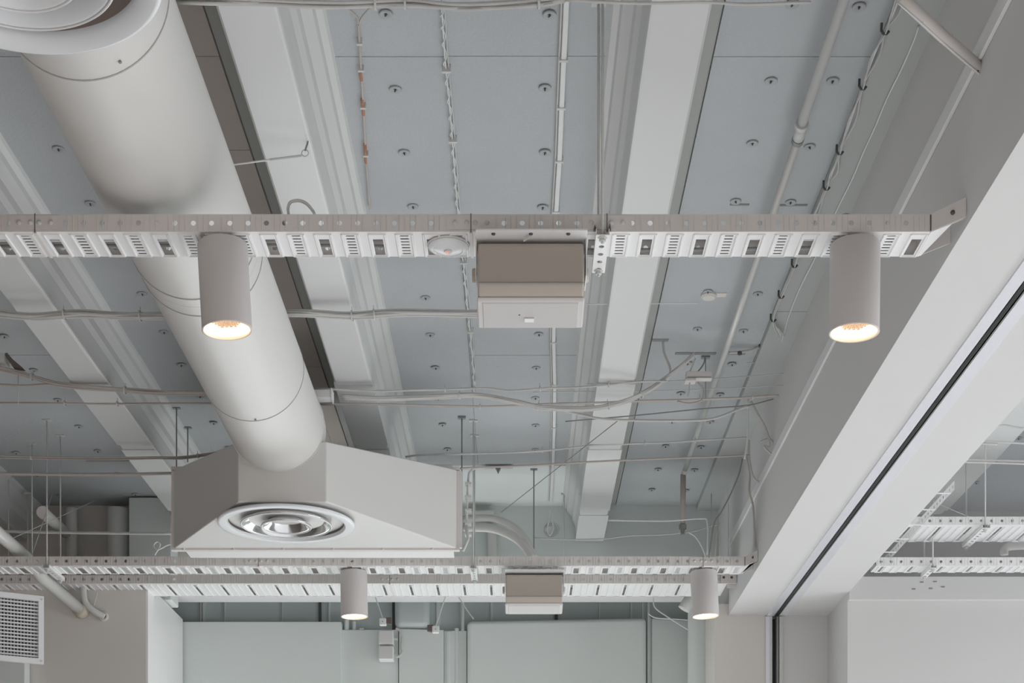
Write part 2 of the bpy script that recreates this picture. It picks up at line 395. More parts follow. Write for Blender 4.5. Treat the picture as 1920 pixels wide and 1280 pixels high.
def tray_end(root, x1, d, w, h, rail, X2, dd):
    """flared end plates that turn towards the bulkhead (parts of the tray)"""
    z = EYE + h
    m = MB(); L = X2 - x1
    m.poly([(x1, d, z + 0.001), (X2, d - dd, z + 0.001), (X2, d - dd, z + rail + 0.006), (x1, d, z + rail)])
    m.build('end_bracket', M['rail'], root, solid=0.002)
    m = MB(); m.poly([(x1, d, z), (X2 - 0.005, d - dd * 0.9, z), (X2 - 0.03, d - dd * 0.55, z), (x1 + 0.01, d + w * 0.95, z), (x1, d + w, z)])
    m.build('end_plate', M['tray'], root, solid=0.002)
    m = MB(); m.poly([(x1, d + w, z), (X2, d + w - dd, z), (X2, d + w - dd, z + rail), (x1, d + w, z + rail)]); m.build('end_bracket', M['rail'], root, solid=0.002)
    MB().lathe([(0.0001, -0.006), (0.006, -0.005), (0.007, 0.0)], (x1 + L * 0.62, d - dd * 0.62 - 0.002, z + rail * 0.55), 12, frame=(Vector((1, 0, 0)), Vector((0, 0, 1)), Vector((0, 1, 0)))).build('bolt', M['dark'], root, smooth=True)
    MB().box(x1 - 0.002, x1 + 0.0015, d - 0.003, d - 0.001, z + 0.002, z + rail * .95).build('joint_gap', M['dark'], root)

T1 = tray('cable_tray', 'nearest perforated white cable tray spanning the whole picture, carrying lamps and loudspeaker', -2.3, 1.175, 4.40, 0.155, 2.072, 0.05, rot=0.0, phase=0, seams=(-1.372, -0.132, 0.255))
tray_end(T1, 1.176, 4.40, 0.155, 2.072, 0.05, 1.252, 0.085)
T2 = tray('cable_tray', 'upper one of the two far cable trays, with two lamps and a loudspeaker below', -3.6, 1.20, 8.157, 0.168, 2.08, 0.05, hr=0.0085, seams=(-1.365, 0.98))
tray_end(T2, 1.201, 8.157, 0.168, 2.08, 0.05, 1.252, 0.10)
T3 = tray('cable_tray', 'lowest and widest far cable tray, just behind the two far lamps', -3.6, 1.20, 8.85, 0.305, 2.156, 0.048, narrow=True, hr=0.0085, seams=(-0.73,))
MB().box(1.20, 1.25, 8.85, 8.853, EYE + 2.13, EYE + 2.204).build('end_bracket', M['rail'], T3)
T4 = tray('cable_tray', 'wide cable tray high in the next room, right of the bulkhead', 1.95, 5.2, 7.8, 0.31, 2.195, 0.042, narrow=True, rm_='tray')
T5 = tray('cable_tray', 'narrow cable tray in the next room above the white wall', 1.87, 5.2, 8.06, 0.13, 2.055, 0.045, narrow=True, rm_='tray')
# tray running beside the bulkhead in depth
t6 = thing('cable_tray', (1.89, 7.6, EYE + 2.1), 'short cable tray running along the far side of the bulkhead in the next room', 'cable tray')
m = MB(); k = 7.15
rm = MB(); perf_rail(rm, 6.9, 8.2, 0, EYE + 2.10, EYE + 2.14)
rm.v = [Vector((1.862, v.x, v.z)) for v in rm.v]; rm.skin((.0014, 0, 0)).build('side_rail', M['tray'], t6)
rm = MB(); perf_rail(rm, 6.9, 8.2, 0, EYE + 2.10, EYE + 2.14)
rm.v = [Vector((1.95, v.x, v.z)) for v in rm.v]; rm.skin((.0014, 0, 0)).build('side_rail', M['tray'], t6)
rb_ = MB(); k = 6.95
while k < 8.2: rb_.box(1.862, 1.95, k, k + 0.012, EYE + 2.098, EYE + 2.101); k += 0.25
rb_.build('base_plate', M['tray'], t6)

# cables lying in the trays
def cable(name, label, pts, r, m, cat='cable', group=None, n=6, parent=None, k=6):
    mb = MB(); mb.tube(smooth(pts, k), r, n)
    o = mb.build(name, m, parent, smooth=True)
    if not parent: tag(o, label, cat, group)
    return o
def bundle(label, pts, n, spread, r, m, ties=(), cat='cable bundle', jit=0.006, name='cable_bundle', flat=0.5):
    pts = [Vector(p) for p in pts]; c = pts[len(pts) // 2]
    root = thing(name, pts[0], label, cat)
    dense = smooth(pts, 6)
    for i in range(n):
        a = 2 * PI * i / n + random.random(); oy = math.cos(a) * spread; oz = math.sin(a) * spread * flat
        q = []
        ph = random.uniform(0, 6); fr = random.uniform(0.4, 0.9)
        for j, p in enumerate(dense):
            ww = jit * math.sin(ph + j * fr)
            q.append(p + Vector((0, oy + ww, oz + ww * 0.8)))
        MB().tube(q, r, 6).build('cable', m, root, smooth=True)
    for t in ties:
        i = min(int(t * (len(dense) - 1)), len(dense) - 2); p = dense[i]; tn = (dense[i + 1] - dense[i]).normalized()
        u = tn.cross(Vector((0, 0, 1))).normalized() if abs(tn.z) < .95 else Vector((1, 0, 0)); v = u.cross(tn).normalized()
        rr = spread + r + 0.002
        MB().lathe([(rr, -0.003), (rr + 0.002, -0.003), (rr + 0.002, 0.003), (rr, 0.003)], p, 14, frame=(u * 1.0, v * (flat * 0.4 + 0.6), tn), close=True).build('cable_tie', M['rod'], root)
        MB().tube([p + v * rr, p + v * (rr + 0.012)], 0.0015, 5).build('tie_tail', M['rod'], root)
    return root
cable('cable', 'grey cable lying inside the nearest cable tray', [(-2.2, 4.45, EYE + 2.083), (-1.2, 4.47, EYE + 2.083), (-0.2, 4.44, EYE + 2.083), (1.1, 4.47, EYE + 2.083)], 0.007, M['cable'])
cable('cable', 'thinner cable lying deeper inside the nearest cable tray', [(-2.2, 4.52, EYE + 2.080), (-0.7, 4.50, EYE + 2.080), (0.2, 4.53, EYE + 2.080), (1.1, 4.51, EYE + 2.080)], 0.005, M['rod_dark'])

# ------------------------------------------------------------------ hanger struts and rods
def hanger(x, y0, y1, z, label, rods, name='tray_hanger', r=0.0042, w=0.019, tops=None, wall=False):
    root = thing(name, (x, y0, z), label, 'tray hanger')
    # slotted strut: channel open at the top, perforated underside
    m = MB(); n = max(3, int((y1 - y0) / 0.042)); st = (y1 - y0) / n
    for i in range(n):
        a = y0 + st * i; c = a + st / 2
        ci = []; sq = []; ns = 12
        for k in range(ns):
            t = 2 * PI * (k + .5) / ns; ct, s_ = math.cos(t), math.sin(t)
            q = min(w / max(abs(ct), 1e-6), st / 2 / max(abs(s_), 1e-6))
            ci.append((x + 0.008 * ct, c + 0.009 * s_, z)); sq.append((x + q * ct, c + q * s_, z))
        m.mesh(ci + sq, [(k, (k + 1) % ns, ns + (k + 1) % ns, ns + k) for k in range(ns)])
        for cx_, cy_ in ((x + w, c + st / 2), (x - w, c + st / 2), (x - w, c - st / 2), (x + w, c - st / 2)):
            ds = sorted(range(ns), key=lambda k: (sq[k][0] - cx_) ** 2 + (sq[k][1] - cy_) ** 2)[:2]
            m.poly([sq[ds[0]], (cx_, cy_, z), sq[ds[1]]])
    m.build('strut_base', M['white'], root, solid=0.002)
    MB().box(x - w, x - w + 0.002, y0, y1, z, z + 0.018).build('strut_side', M['white'], root)
    MB().box(x + w - 0.002, x + w, y0, y1, z, z + 0.018).build('strut_side', M['white'], root)
    for i, (ry, top) in enumerate(rods):
        MB().tube([(x, ry, z - 0.018), (x, ry, top)], r, 8).build('threaded_rod', M['rod'], root, smooth=True)
        MB().box(x - 0.022, x + 0.022, ry - 0.012, ry + 0.012, top - 0.008, top).build('ceiling_clip', M['rod'], root)
        MB().lathe([(0.0045, -0.012), (0.0095, -0.012), (0.0095, -0.004), (0.014, -0.003), (0.014, 0), (0.0045, 0)], (x, ry, z - 0.0005), 6).build('nut', M['rod'], root)
    return root
hanger(0.241, 4.36, 4.60, EYE + 2.045, 'perforated white strut hanger under the nearest tray, right of the loudspeaker', [(4.375, ZC), (4.585, ZC)])
hanger(-0.231, 8.11, 8.38, EYE + 2.055, 'strut hanger with thin rods on the far tray, left of the far loudspeaker', [(8.13, ZC), (8.36, ZC)], w=0.017, r=0.0035)
hanger(-2.47, 8.10, 8.38, EYE + 2.055, 'strut hanger on the far tray at the left, with two tall rods', [(8.12, ZC), (8.36, ZC)], w=0.019, r=0.004)
hanger(2.36, 7.78, 8.14, EYE + 2.175, 'slotted strut under the wide tray in the next room', [(7.80, ZC), (8.13, ZC)], w=0.02, r=0.004)
hanger(2.16, 8.02, 8.22, EYE + 2.035, 'slotted strut under the narrow tray in the next room', [(8.04, ZC), (8.21, ZC)], w=0.016, r=0.004)
# pairs of rods elsewhere
def rod(px, ytop, ybot, d, label, m='rod', r=0.0035, foot=True, name='hanging_rod', group=None):
    a = W(px, ytop, d); b_ = W(px, ybot, d)
    root = thing(name, b_, label, 'rod', group)
    MB().tube([a, b_], r, 8).build('rod_shaft', M[m], root, smooth=True)
    if foot:
        MB().box(a.x - 0.02, a.x + 0.02, a.y - 0.012, a.y + 0.012, a.z - 0.008, a.z + 0.004).build('ceiling_clip', M[m], root)
    return root
rod(60, 830, 1048, 8.49, 'thin rod left of the two tall hanger rods at left', group=None)
rod(16, 893, 1048, 9.08, 'leftmost thin rod near the picture edge')
rod(52, 925, 1048, 9.3, 'short thin rod beside the leftmost round pipe')
rod(331, 763, 884, 7.95, 'dark rod left of the plenum box, nearer one', 'rod_dark')
rod(352, 800, 866, 8.24, 'dark short rod left of the plenum box, farther one', 'rod_dark')
rod(866, 782, 1030, 8.08, 'grey rod rising right beside the plenum box', 'rod_dark')
rod(1001, 878, 1040, 8.93, 'grey rod between the plenum box and the right boxed beam', 'rod_dark')
rod(1058, 925, 1045, 9.4, 'thin pale rod just left of the right boxed beam end')
rod(1323, 668, 745, 7.27, 'dark thin wire rod above the small ceiling junction box', 'rod_dark', 0.002)

# ------------------------------------------------------------------ big round duct with diffusers
S = 1.044; AX = -1.02 * S; AH = 2.27 * S; R = 0.2 * S
duct = thing('round_duct', (AX, 3.6, EYE + AH), 'big white round ventilation duct crossing the upper left of the picture', 'duct')
m = MB(); prof = []
secs = [0.4, 3.64, 5.63, 6.9]
n = 64
def ring_tube(mb, y0, y1, r, ax=AX, z=EYE + AH):
    vs = []
    for y in (y0, y1):
        for k in range(n): t = 2 * PI * k / n; vs.append((ax + r * math.cos(t), y, z + r * math.sin(t)))
    mb.mesh(vs, [(k, (k + 1) % n, n + (k + 1) % n, n + k) for k in range(n)] + [tuple(range(n)), tuple(range(2 * n - 1, n - 1, -1))])
ring_tube(m, 0.4, 3.80, R); ring_tube(m, 3.8002, 5.12, R - 0.0006); ring_tube(m, 5.1202, 6.2, R - 0.0002); ring_tube(m, 6.2002, 6.93, R - 0.0008)
do = m.build('duct_tube', M['duct'], duct, smooth='auto')
for yy in (3.80, 5.06, 5.19, 6.2):
    MB().lathe([(R - 0.002, -0.0025), (R + 0.0015, -0.0025), (R + 0.0015, 0.0025), (R - 0.002, 0.0025)], (AX, yy, EYE + AH), 96,
               frame=(Vector((1, 0, 0)), Vector((0, 0, 1)), Vector((0, 1, 0))), close=True).build('seam_bead', M['seam'], duct, smooth='auto')
for yy, ang in ((3.76, -62), (5.04, -80), (6.18, -85)):
    t = math.radians(ang); p = Vector((AX + (R + .001) * math.cos(t), yy, EYE + AH + (R + .001) * math.sin(t)))
    MB().tube([p, p + (p - Vector((AX, yy, EYE + AH))).normalized() * 0.004], 0.004, 8).build('rivet', M['rod_dark'], duct)
def diffuser(cx, cy, h, s, label, neck, rm=0.2, ri=0.11, ro=0.254, cone=0.0):
    z = EYE + h
    root = thing('round_diffuser', (cx, cy, z), label, 'air diffuser', 'round ceiling diffusers')
    cm = M['diffuser' if neck else 'chrome']
    MB().lathe([(0.300 * s, 0.004), (0.300 * s, -0.003), (0.296 * s, -0.007), (0.288 * s, -0.008), ((ro + 0.006) * s, -0.006 + cone), (ro * s, 0.002 + cone), ((ro - 0.001) * s, 0.008 + cone)], (cx, cy, z), 96).build('outer_ring', M['diffuser'], root, smooth='auto')
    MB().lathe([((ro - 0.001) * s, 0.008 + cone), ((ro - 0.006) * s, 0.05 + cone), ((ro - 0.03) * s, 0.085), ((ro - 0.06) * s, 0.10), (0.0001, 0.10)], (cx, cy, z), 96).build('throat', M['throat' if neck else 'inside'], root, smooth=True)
    def cone_part(r, dz, nm):
        k = r - (0.042 if neck else 0.06)
        MB().lathe([(r * s, dz), ((r - 0.004) * s, dz - 0.004), ((r - 0.012) * s, dz - 0.001), ((r - 0.035) * s, dz + 0.022), (k * s, dz + 0.055), ((k + 0.006) * s, dz + 0.058), ((r - 0.022) * s, dz + 0.018), (r * s, dz + 0.004)], (cx, cy, z), 96, close=True).build(nm, cm, root, smooth=True)
        MB().lathe([((r - 0.001) * s, dz - 0.001), ((r + 0.0015) * s, dz - 0.003), ((r - 0.003) * s, dz - 0.007), ((r - 0.007) * s, dz - 0.003)], (cx, cy, z), 96, close=True).build('cone_rim', M['white'], root, smooth=True)
    cone_part(rm, -0.004, 'middle_cone')
    cone_part(ri, -0.010, 'inner_cone')
    MB().lathe([((ri - 0.058) * s, 0.046), ((ri - 0.075) * s if ri > 0.08 else 0.01, 0.055), (0.0001, 0.058)], (cx, cy, z), 64).build('centre_cap', M['diffuser'], root, smooth=True)
    for k in range(3):
        t = 2 * PI * k / 3 + 0.5
        MB().tube([(cx, cy, z + 0.05), (cx + 0.22 * s * math.cos(t), cy + 0.22 * s * math.sin(t), z + 0.055)], 0.004, 6).build('spoke', M['rod'], root)
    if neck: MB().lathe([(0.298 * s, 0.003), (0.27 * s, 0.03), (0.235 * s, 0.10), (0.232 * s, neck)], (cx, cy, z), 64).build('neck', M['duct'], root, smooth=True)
    return root
diffuser(AX + 0.0, 3.11 * S, 2.0 * S, S, 'large round white air diffuser cut off by the top left corner', 0.16, rm=0.206, ri=0.134, ro=0.254, cone=0.012)
diffuser(AX, 6.83 * S, 1.925 * S, S, 'round polished air diffuser under the plenum box', 0)

# plenum hopper
pz = EYE + 1.943 * S
pl = thing('plenum_box', (-0.95 * S, 7.3, pz), 'wide white tapered plenum box at the end of the big round duct', 'plenum')
fx0, fx1, bx0, bx1 = -1.185 * S, -0.81 * S, -1.622 * S, -0.285 * S
f_y, b_y = 6.56 * S, 7.30 * S
V8 = [(fx0, f_y, pz), (fx1, f_y, pz), (fx1, f_y, EYE + 2.20 * S), (fx0, f_y, EYE + 2.20 * S), (bx0, b_y, pz), (bx1, b_y, pz), (bx1, b_y, EYE + 2.316 * S), (bx0, b_y, EYE + 2.316 * S)]
MB().mesh(V8, [(0, 1, 2, 3), (4, 7, 6, 5), (0, 4, 5, 1), (1, 5, 6, 2), (2, 6, 7, 3), (3, 7, 4, 0)]).build('hopper', M['duct'], pl, bevel=0.006)
MB().box(bx0 - 0.012, bx1 + 0.012, b_y - 0.004, b_y + 0.03, pz - 0.008, pz + 0.006).box(bx0 - 0.012, bx0 + 0.004, b_y, b_y + 0.03, pz + .007, EYE + 2.31 * S).box(bx1 - 0.004, bx1 + 0.025, b_y, b_y + 0.03, pz + .007, EYE + 2.31 * S).box(bx0 - .012, bx1 + .012, b_y, b_y + 0.03, EYE + 2.314 * S, EYE + 2.33 * S).build('flange', M['rail'], pl)
for i in range(6):
    x = bx0 + 0.05 + i * 0.245
    MB().lathe([(0.0001, -0.006), (0.006, -0.004), (0.008, 0)], (x, b_y - 0.004, pz), 10, frame=(Vector((1, 0, 0)), Vector((0, 0, 1)), Vector((0, 1, 0)))).build('screw', M['rod'], pl, smooth=True)
MB().lathe([(R - 0.003, -0.004), (R + 0.004, -0.004), (R + 0.003, 0.004), (R - 0.003, 0.004)], (AX, f_y - 0.004, EYE + AH), 96, frame=(Vector((1, 0, 0)), Vector((0, 0, 1)), Vector((0, 1, 0))), close=True).build('collar', M['duct'], pl, smooth='auto')
fc = thing('fan_coil_unit', (-0.95 * S, 7.8, pz), 'white fan unit behind the plenum box, only its pale bottom edge showing', 'ventilation unit')
MB().box(bx0 + 0.05, bx1 - 0.02, b_y + 0.031, 7.46 * S, pz - 0.002, EYE + 2.3 * S).build('connection_frame', M['white'], fc)
MB().box(bx0 + 0.05, bx1 - 0.02, 7.46 * S, 8.12, EYE + 2.15, EYE + 2.5).build('housing', M['duct'], fc, bevel=0.01)
# corner hardware on the plenum's right side
b_ = MB(); b_.tube([W(868, 1032, 7.62), W(878, 1010, 7.64), W(874, 985, 7.65)], 0.008, 6)
tag(b_.build('plenum_bracket', M['rod'], smooth=True), 'small bent bracket at the lower right corner of the plenum box', 'bracket')

# ------------------------------------------------------------------ cylinder lamps
def lamp(xt, xb, y, ht, hb, r, label):
    top = Vector((xt, y, EYE + ht)); bot = Vector((xb, y, EYE + hb)); ax = (top - bot).normalized()
    u = Vector((0, 1, 0)).cross(ax).normalized(); v = ax.cross(u).normalized(); L = (top - bot).length; fr = (u, v, ax)
    root = thing('cylinder_lamp', bot, label, 'lamp', 'white cylinder lamps under the trays')
    MB().lathe([(r * 0.93, 0.001), (r, 0.004), (r, L - 0.004), (r - 0.003, L), (0.0001, L)], bot, 64, frame=fr).build('housing', M['lamp'], root, smooth='auto')
    MB().lathe([(r - 0.001, 0.004), (r + 0.0006, 0.0), (r * 0.95, -0.0015), (r * 0.92, 0.0005), (r * 0.915, 0.010)], bot, 64, frame=fr).build('bezel', M['lamp_rim'], root, smooth=True)
    MB().lathe([(r * 0.93, 0.004), (r * 0.89, 0.018), (r * 0.83, 0.030), (r * 0.77, 0.034)], bot, 48, frame=fr).build('reflector', M['led'], root, smooth=True)
    MB().lathe([(r * 0.77, 0.034), (0.0001, 0.034)], bot, 48, frame=fr).build('lens', M['led_core'], root, smooth=True)
    # honeycomb insert
    hc = MB()
    for i in range(-4, 5):
        for j in range(-4, 5):
            px_ = (i + 0.5 * (j % 2)) * 0.013; py_ = j * 0.0113
            if px_ * px_ + py_ * py_ > (r * 0.58) ** 2: continue
            hc.lathe([(0.0062, 0.024), (0.0062, 0.033), (0.0050, 0.033), (0.0050, 0.024)], bot + u * px_ + v * py_, 6, frame=fr, close=True)
    hc.build('honeycomb', M['honey'], root)
    # mounting strap to the tray, with a looped cord
    MB().lathe([(r * 0.55, 0), (r * 0.55, 0.012), (0.0001, 0.012)], top, 24, frame=fr).build('mounting_plate', M['rod'], root)
    MB().box(top.x - 0.05, top.x - 0.02, y - 0.03, y + 0.03, top.z + 0.001, top.z + 0.012).build('mounting_clip', M['alu'], root)
    MB().tube(smooth([top + Vector((0.0, 0.01, 0.0)), top + Vector((-0.055, -0.03, 0.012)), top + Vector((-0.02, 0.03, 0.06)), top + Vector((0.02, 0.05, 0.07)), top + Vector((0.045, 0.05, 0.03))]), 0.0035, 6).build('cord', M['cable_warm'], root, smooth=True)
    l = bpy.data.lights.new('lamp_spot', 'SPOT'); l.energy = 6; l.color = (1, 0.80, 0.58); l.spot_size = 1.5; l.shadow_soft_size = 0.04
    lo = bpy.data.objects.new('lamp_spot', l); C.objects.link(lo); lo.parent = root; lo.location = (0, 0, -0.01)
    return root
lamp(-0.8486, -0.835, 4.45, 2.058, 1.812, 0.0715, 'lit white cylinder lamp hanging in front of the big round duct, nearest tray')
lamp(0.972, 0.969, 4.45, 2.058, 1.805, 0.0715, 'lit white cylinder lamp on the nearest tray beside the bulkhead')
lamp(-0.872, -0.868, 8.24, 2.07, 1.83, 0.0715, 'small lit cylinder lamp on the far tray, below the plenum box')
lamp(0.992, 1.003, 8.24, 2.07, 1.832, 0.0715, 'small lit cylinder lamp on the far tray, by the pier at right')

# ------------------------------------------------------------------ loudspeakers
def speaker(xc, dy, dh, label, s=1.0, detail=True, tiltf=0):
    def Y(y): return y + dy
    def Z(h): return EYE + h + dh
    hw = 0.150 * s
    root = thing('loudspeaker', (xc, Y(4.45), Z(1.862)), label, 'loudspeaker', 'loudspeakers under the trays')
    A = [(Y(4.36), Z(2.016)), (Y(4.352), Z(1.903)), (Y(4.368), Z(1.886)), (Y(4.385), Z(1.876)), (Y(4.53), Z(1.862)), (Y(4.555), Z(1.875)), (Y(4.56), Z(1.90)), (Y(4.52), Z(2.02)), (Y(4.51), Z(2.028)), (Y(4.37), Z(2.026))]
    MB().prism(A, 'x', xc - hw, xc + hw).build('cabinet', M['speaker'], root, bevel=0.018, seg=4)
    # front rim (frame) and grille
    MB().prism([(Y(4.378), Z(1.878)), (Y(4.386), Z(1.868)), (Y(4.534), Z(1.854)), (Y(4.553), Z(1.864)), (Y(4.556), Z(1.88))], 'x', xc - hw - 0.003, xc + hw + 0.003).build('front_rim', M['lamp'], root, bevel=0.006, seg=3)
    MB().prism([(Y(4.388), Z(1.871)), (Y(4.394), Z(1.8645)), (Y(4.530), Z(1.8515)), (Y(4.536), Z(1.858))], 'x', xc - hw + 0.013, xc + hw - 0.013).build('grille', M['grille'], root, bevel=0.002)
    MB().box(xc - hw + 0.002, xc + hw - 0.002, Y(4.3505), Y(4.353), Z(1.9055), Z(1.907)).build('cabinet_seam', M['rod_dark'], root)
    # bracket
    MB().box(xc - hw - 0.004, xc + hw + 0.008, Y(4.315), Y(4.47), Z(2.036), Z(2.040)).build('bracket_top', M['white'], root)
    MB().box(xc - hw - 0.006, xc - hw - 0.003, Y(4.36), Y(4.44), Z(1.93), Z(2.040)).build('bracket_arm', M['rail'], root)
    MB().box(xc + hw + 0.005, xc + hw + 0.008, Y(4.36), Y(4.46), Z(1.93), Z(2.040)).build('bracket_arm', M['white'], root)
    for sx, ww in ((-1, 0.012), (1, 0.010)):
        x0 = xc + sx * (hw + 0.005)
        MB().lathe([(0.0001, ww), (0.017, ww), (0.019, ww - 0.003), (0.019, 0)], (x0, Y(4.41), Z(1.952)), 20, frame=(Vector((0, 1, 0)), Vector((0, 0, 1)), Vector((sx, 0, 0)))).build('side_knob', M['speaker' if sx < 0 else 'grille'], root, smooth='auto')
    if detail:
        for ox in (-0.105, 0.0, 0.105):
            MB().lathe([(0.0001, -0.004), (0.005, -0.003), (0.0065, 0.0)], (xc + ox, Y(4.335), Z(2.036)), 12).build('screw', M['dark'], root)
        MB().tube([(xc, Y(4.335), Z(2.03)), (xc - 0.02, Y(4.352), Z(2.024))], 0.003, 6).build('screw_stem', M['rod'], root)
        g = MB().box(xc - 0.017, xc + 0.010, Y(4.47), Y(4.495), Z(1.8535), Z(1.8565)).build('badge', M['white'], root)
        # the badge slopes with the grille
        MB().lathe([(0.0001, -0.002), (0.003, 0)], (xc - 0.032, Y(4.455), Z(1.858)), 10).build('indicator', M['dark'], root)
    return root
speaker(0.038, 0, 0, 'large beige grey loudspeaker hanging under the nearest cable tray')
speaker(0.0885, 3.80, 0.012, 'small looking grey loudspeaker under the far cable tray', detail=False)

# ------------------------------------------------------------------ smoke detector on the tray
sd = thing('smoke_detector', (-0.2, 4.478, EYE + 2.062), 'round white smoke detector with a red light, on the nearest tray', 'smoke detector')
c = (-0.2, 4.478, EYE + 2.071)
MB().lathe([(0.058, 0.0), (0.058, -0.008), (0.052, -0.013), (0.044, -0.015), (0.043, -0.013), (0.040, -0.015), (0.018, -0.018), (0.0001, -0.018)], c, 48).build('detector_body', M['diffuser'], sd, smooth='auto')
MB().lathe([(0.059, 0.001), (0.062, -0.002), (0.059, -0.006)], c, 48, close=True).build('base_ring', M['rail'], sd, smooth=True)
MB().lathe([(0.013, -0.018), (0.011, -0.022), (0.0001, -0.023)], c, 24).build('sensor_eye', M['rail'], sd, smooth='auto')
MB().lathe([(0.004, -0.022), (0.003, -0.025), (0.0001, -0.026)], (c[0] - 0.004, c[1], c[2]), 12).build('red_light', M['led_red'], sd, smooth=True)

# ------------------------------------------------------------------ sliding partition track
tr = thing('partition_track', (1.54, 5, EYE + 2.05), 'aluminium sliding door track with a dark slot along the bulkhead underside', 'door track')
zs = EYE + 2.05
MB().box(XA - 0.006, XA + 0.040, 0.06, 9.19, zs - 0.006, zs + 0.002).box(XA + 0.001, XA + 0.004, 0.06, 9.19, zs - .004, zs + 0.075).build('track_flange', M['alu'], tr)
MB().box(XA + 0.037, XA + 0.040, 0.06, 9.19, zs - 0.006, zs + 0.06).build('track_lip', M['alu'], tr)
MB().box(XA + 0.041, XA + 0.060, 0.06, 9.19, zs + 0.055, zs + 0.07).build('track_slot', M['slot'], tr)
MB().box(XA + 0.060, XA + 0.063, 0.06, 9.19, zs - 0.004, zs + 0.06).box(XA + 0.060, XA + 0.066, 0.06, 9.19, zs - 0.004, zs - 0.001).build('track_lip', M['rod_dark'], tr)
MB().box(XA + 0.068, XB + 0.004, 0.06, 9.19, zs - 0.004, zs + 0.002).build('track_flange', M['alu'], tr)
MB().box(XA + 0.052, XA + 0.058, 0.06, 9.19, zs + 0.02, zs + 0.026).build('track_seal', M['rod_dark'], tr)
jb = thing('door_jamb', (1.53, 9.19, 0), 'aluminium door jamb channel on the pier below the sliding door track', 'door jamb')
MB().box(1.475, 1.500, 9.185, 9.199, 0, zs - 0.008).build('jamb_flange', M['alu'], jb)
MB().box(1.500, 1.513, 9.18, 9.23, 0, zs - 0.008).build('jamb_lip', M['rod'], jb)
MB().box(1.513, 1.556, 9.26, 9.27, 0, zs - 0.008).build('jamb_slot', M['slot'], jb)
MB().box(1.540, 1.552, 9.19, 9.25, 0, zs - 0.008).build('jamb_lip', M['rod_dark'], jb)
MB().box(1.556, 1.577, 9.18, 9.23, 0, zs - 0.008).build('jamb_flange', M['rod'], jb)
struct('wall_pier', MB().box(1.49, 1.60, 9.28, 10.2, 0, EYE + 2.1), M['plaster'])

# ------------------------------------------------------------------ sprinkler pipe
sp = thing('ceiling_pipe', (0.94, 6.5, EYE + 2.75), 'long glossy white pipe under the right bay of the ceiling', 'pipe')
hp_ = EYE + 2.755
m_pipe = mat('pipe_gloss_paint', (0.70, 0.70, 0.68), 0.22)
MB().tube([(0.937, 1.0, hp_), (0.937, 5.10, hp_)], 0.0165, 24).build('pipe_run', m_pipe, sp, smooth=True)
MB().tube([(0.945, 5.22, hp_ + 0.008), (0.945, 8.72, hp_ + 0.008)], 0.0135, 24).build('pipe_run', m_pipe, sp, smooth=True)
yf = (Vector((1, 0, 0)), Vector((0, 0, 1)), Vector((0, 1, 0)))
MB().lathe([(0.0165, 0), (0.0225, 0), (0.0225, 0.02), (0.0165, 0.02)], (0.937, 5.09, hp_), 24, frame=yf, close=True).build('coupling', M['rod'], sp, smooth='auto')
MB().tube([(0.938, 5.11, hp_), (0.941, 5.15, hp_ + 0.002), (0.944, 5.19, hp_ + 0.006)], 0.0195, 20).build('coupling', M['rod'], sp, smooth=True)
MB().lathe([(0.0135, 0), (0.0205, 0), (0.0205, 0.022), (0.0135, 0.022)], (0.944, 5.195, hp_ + 0.006), 24, frame=yf, close=True).build('coupling', M['rod_dark'], sp, smooth='auto')
p0 = W(1281, 890, 8.75); p1 = W(1280, 985, 8.75)
MB().tube([(0.945, 8.71, hp_ + 0.008), (0.9425, 8.745, hp_ - 0.0), p0], 0.015, 16).build('elbow', m_pipe, sp, smooth=True)
vd = thing('drop_pipe', p1, 'short vertical drop pipe with a dark fitting at the end of the ceiling pipe', 'pipe')
MB().tube([p0, p1], 0.0155, 16).build('pipe_shaft', M['cable_warm'], vd, smooth=True)
MB().tube([p1 + Vector((0, 0, .005)), p1 - Vector((0, 0, 0.02))], 0.021, 8).build('fitting', M['rod_dark'], vd)
MB().tube([p1 - Vector((0, 0, 0.018)), p1 - Vector((0, 0, 0.05))], 0.012, 8).build('nozzle', M['rod_dark'], vd)

# ------------------------------------------------------------------ cables on the ceiling
def hpts(l, h): return [H(x, y, h) for x, y in l]
def dpts(l, d): return [W(x, y, d) for x, y in l]
# centre joint wire
wj = thing('ceiling_wire', H(840, 200, 2.83), 'thin twisted white wire along the board joint of the centre bay', 'wire')
mz = M['cable_bright']
prev = None
wl = [(828, 14), (831, 60), (836, 130), (843, 200), (848, 262), (853, 330), (858, 392), (868, 490), (873, 540), (881, 620), (887, 690), (889, 735)]
MB().tube(smooth(hpts(wl, 2.825)), 0.0026, 6).build('wire_strand', mz, wj, smooth=True)
MB().tube(smooth([p + Vector((0.009, 0, 0.004)) for p in hpts(wl, 2.825)]), 0.0022, 6).build('wire_strand', M['rod'], wj, smooth=True)
tw = smooth(hpts(wl, 2.825), 14); q = [p + Vector((0.006 * math.sin(i * 0.9), 0, 0.004 * math.cos(i * 0.9))) for i, p in enumerate(tw)]
MB().tube(q, 0.002, 5).build('wire_wrap', mz, wj, smooth=True)
for i in (2, 4, 7, 9):
    MB().box(*[v for p in (hpts(wl, 2.825)[i],) for v in (p.x - 0.012, p.x + 0.016, p.y - 0.005, p.y + 0.005)], EYE + 2.815, EYE + 2.838).build('clip', M['rod'], wj)
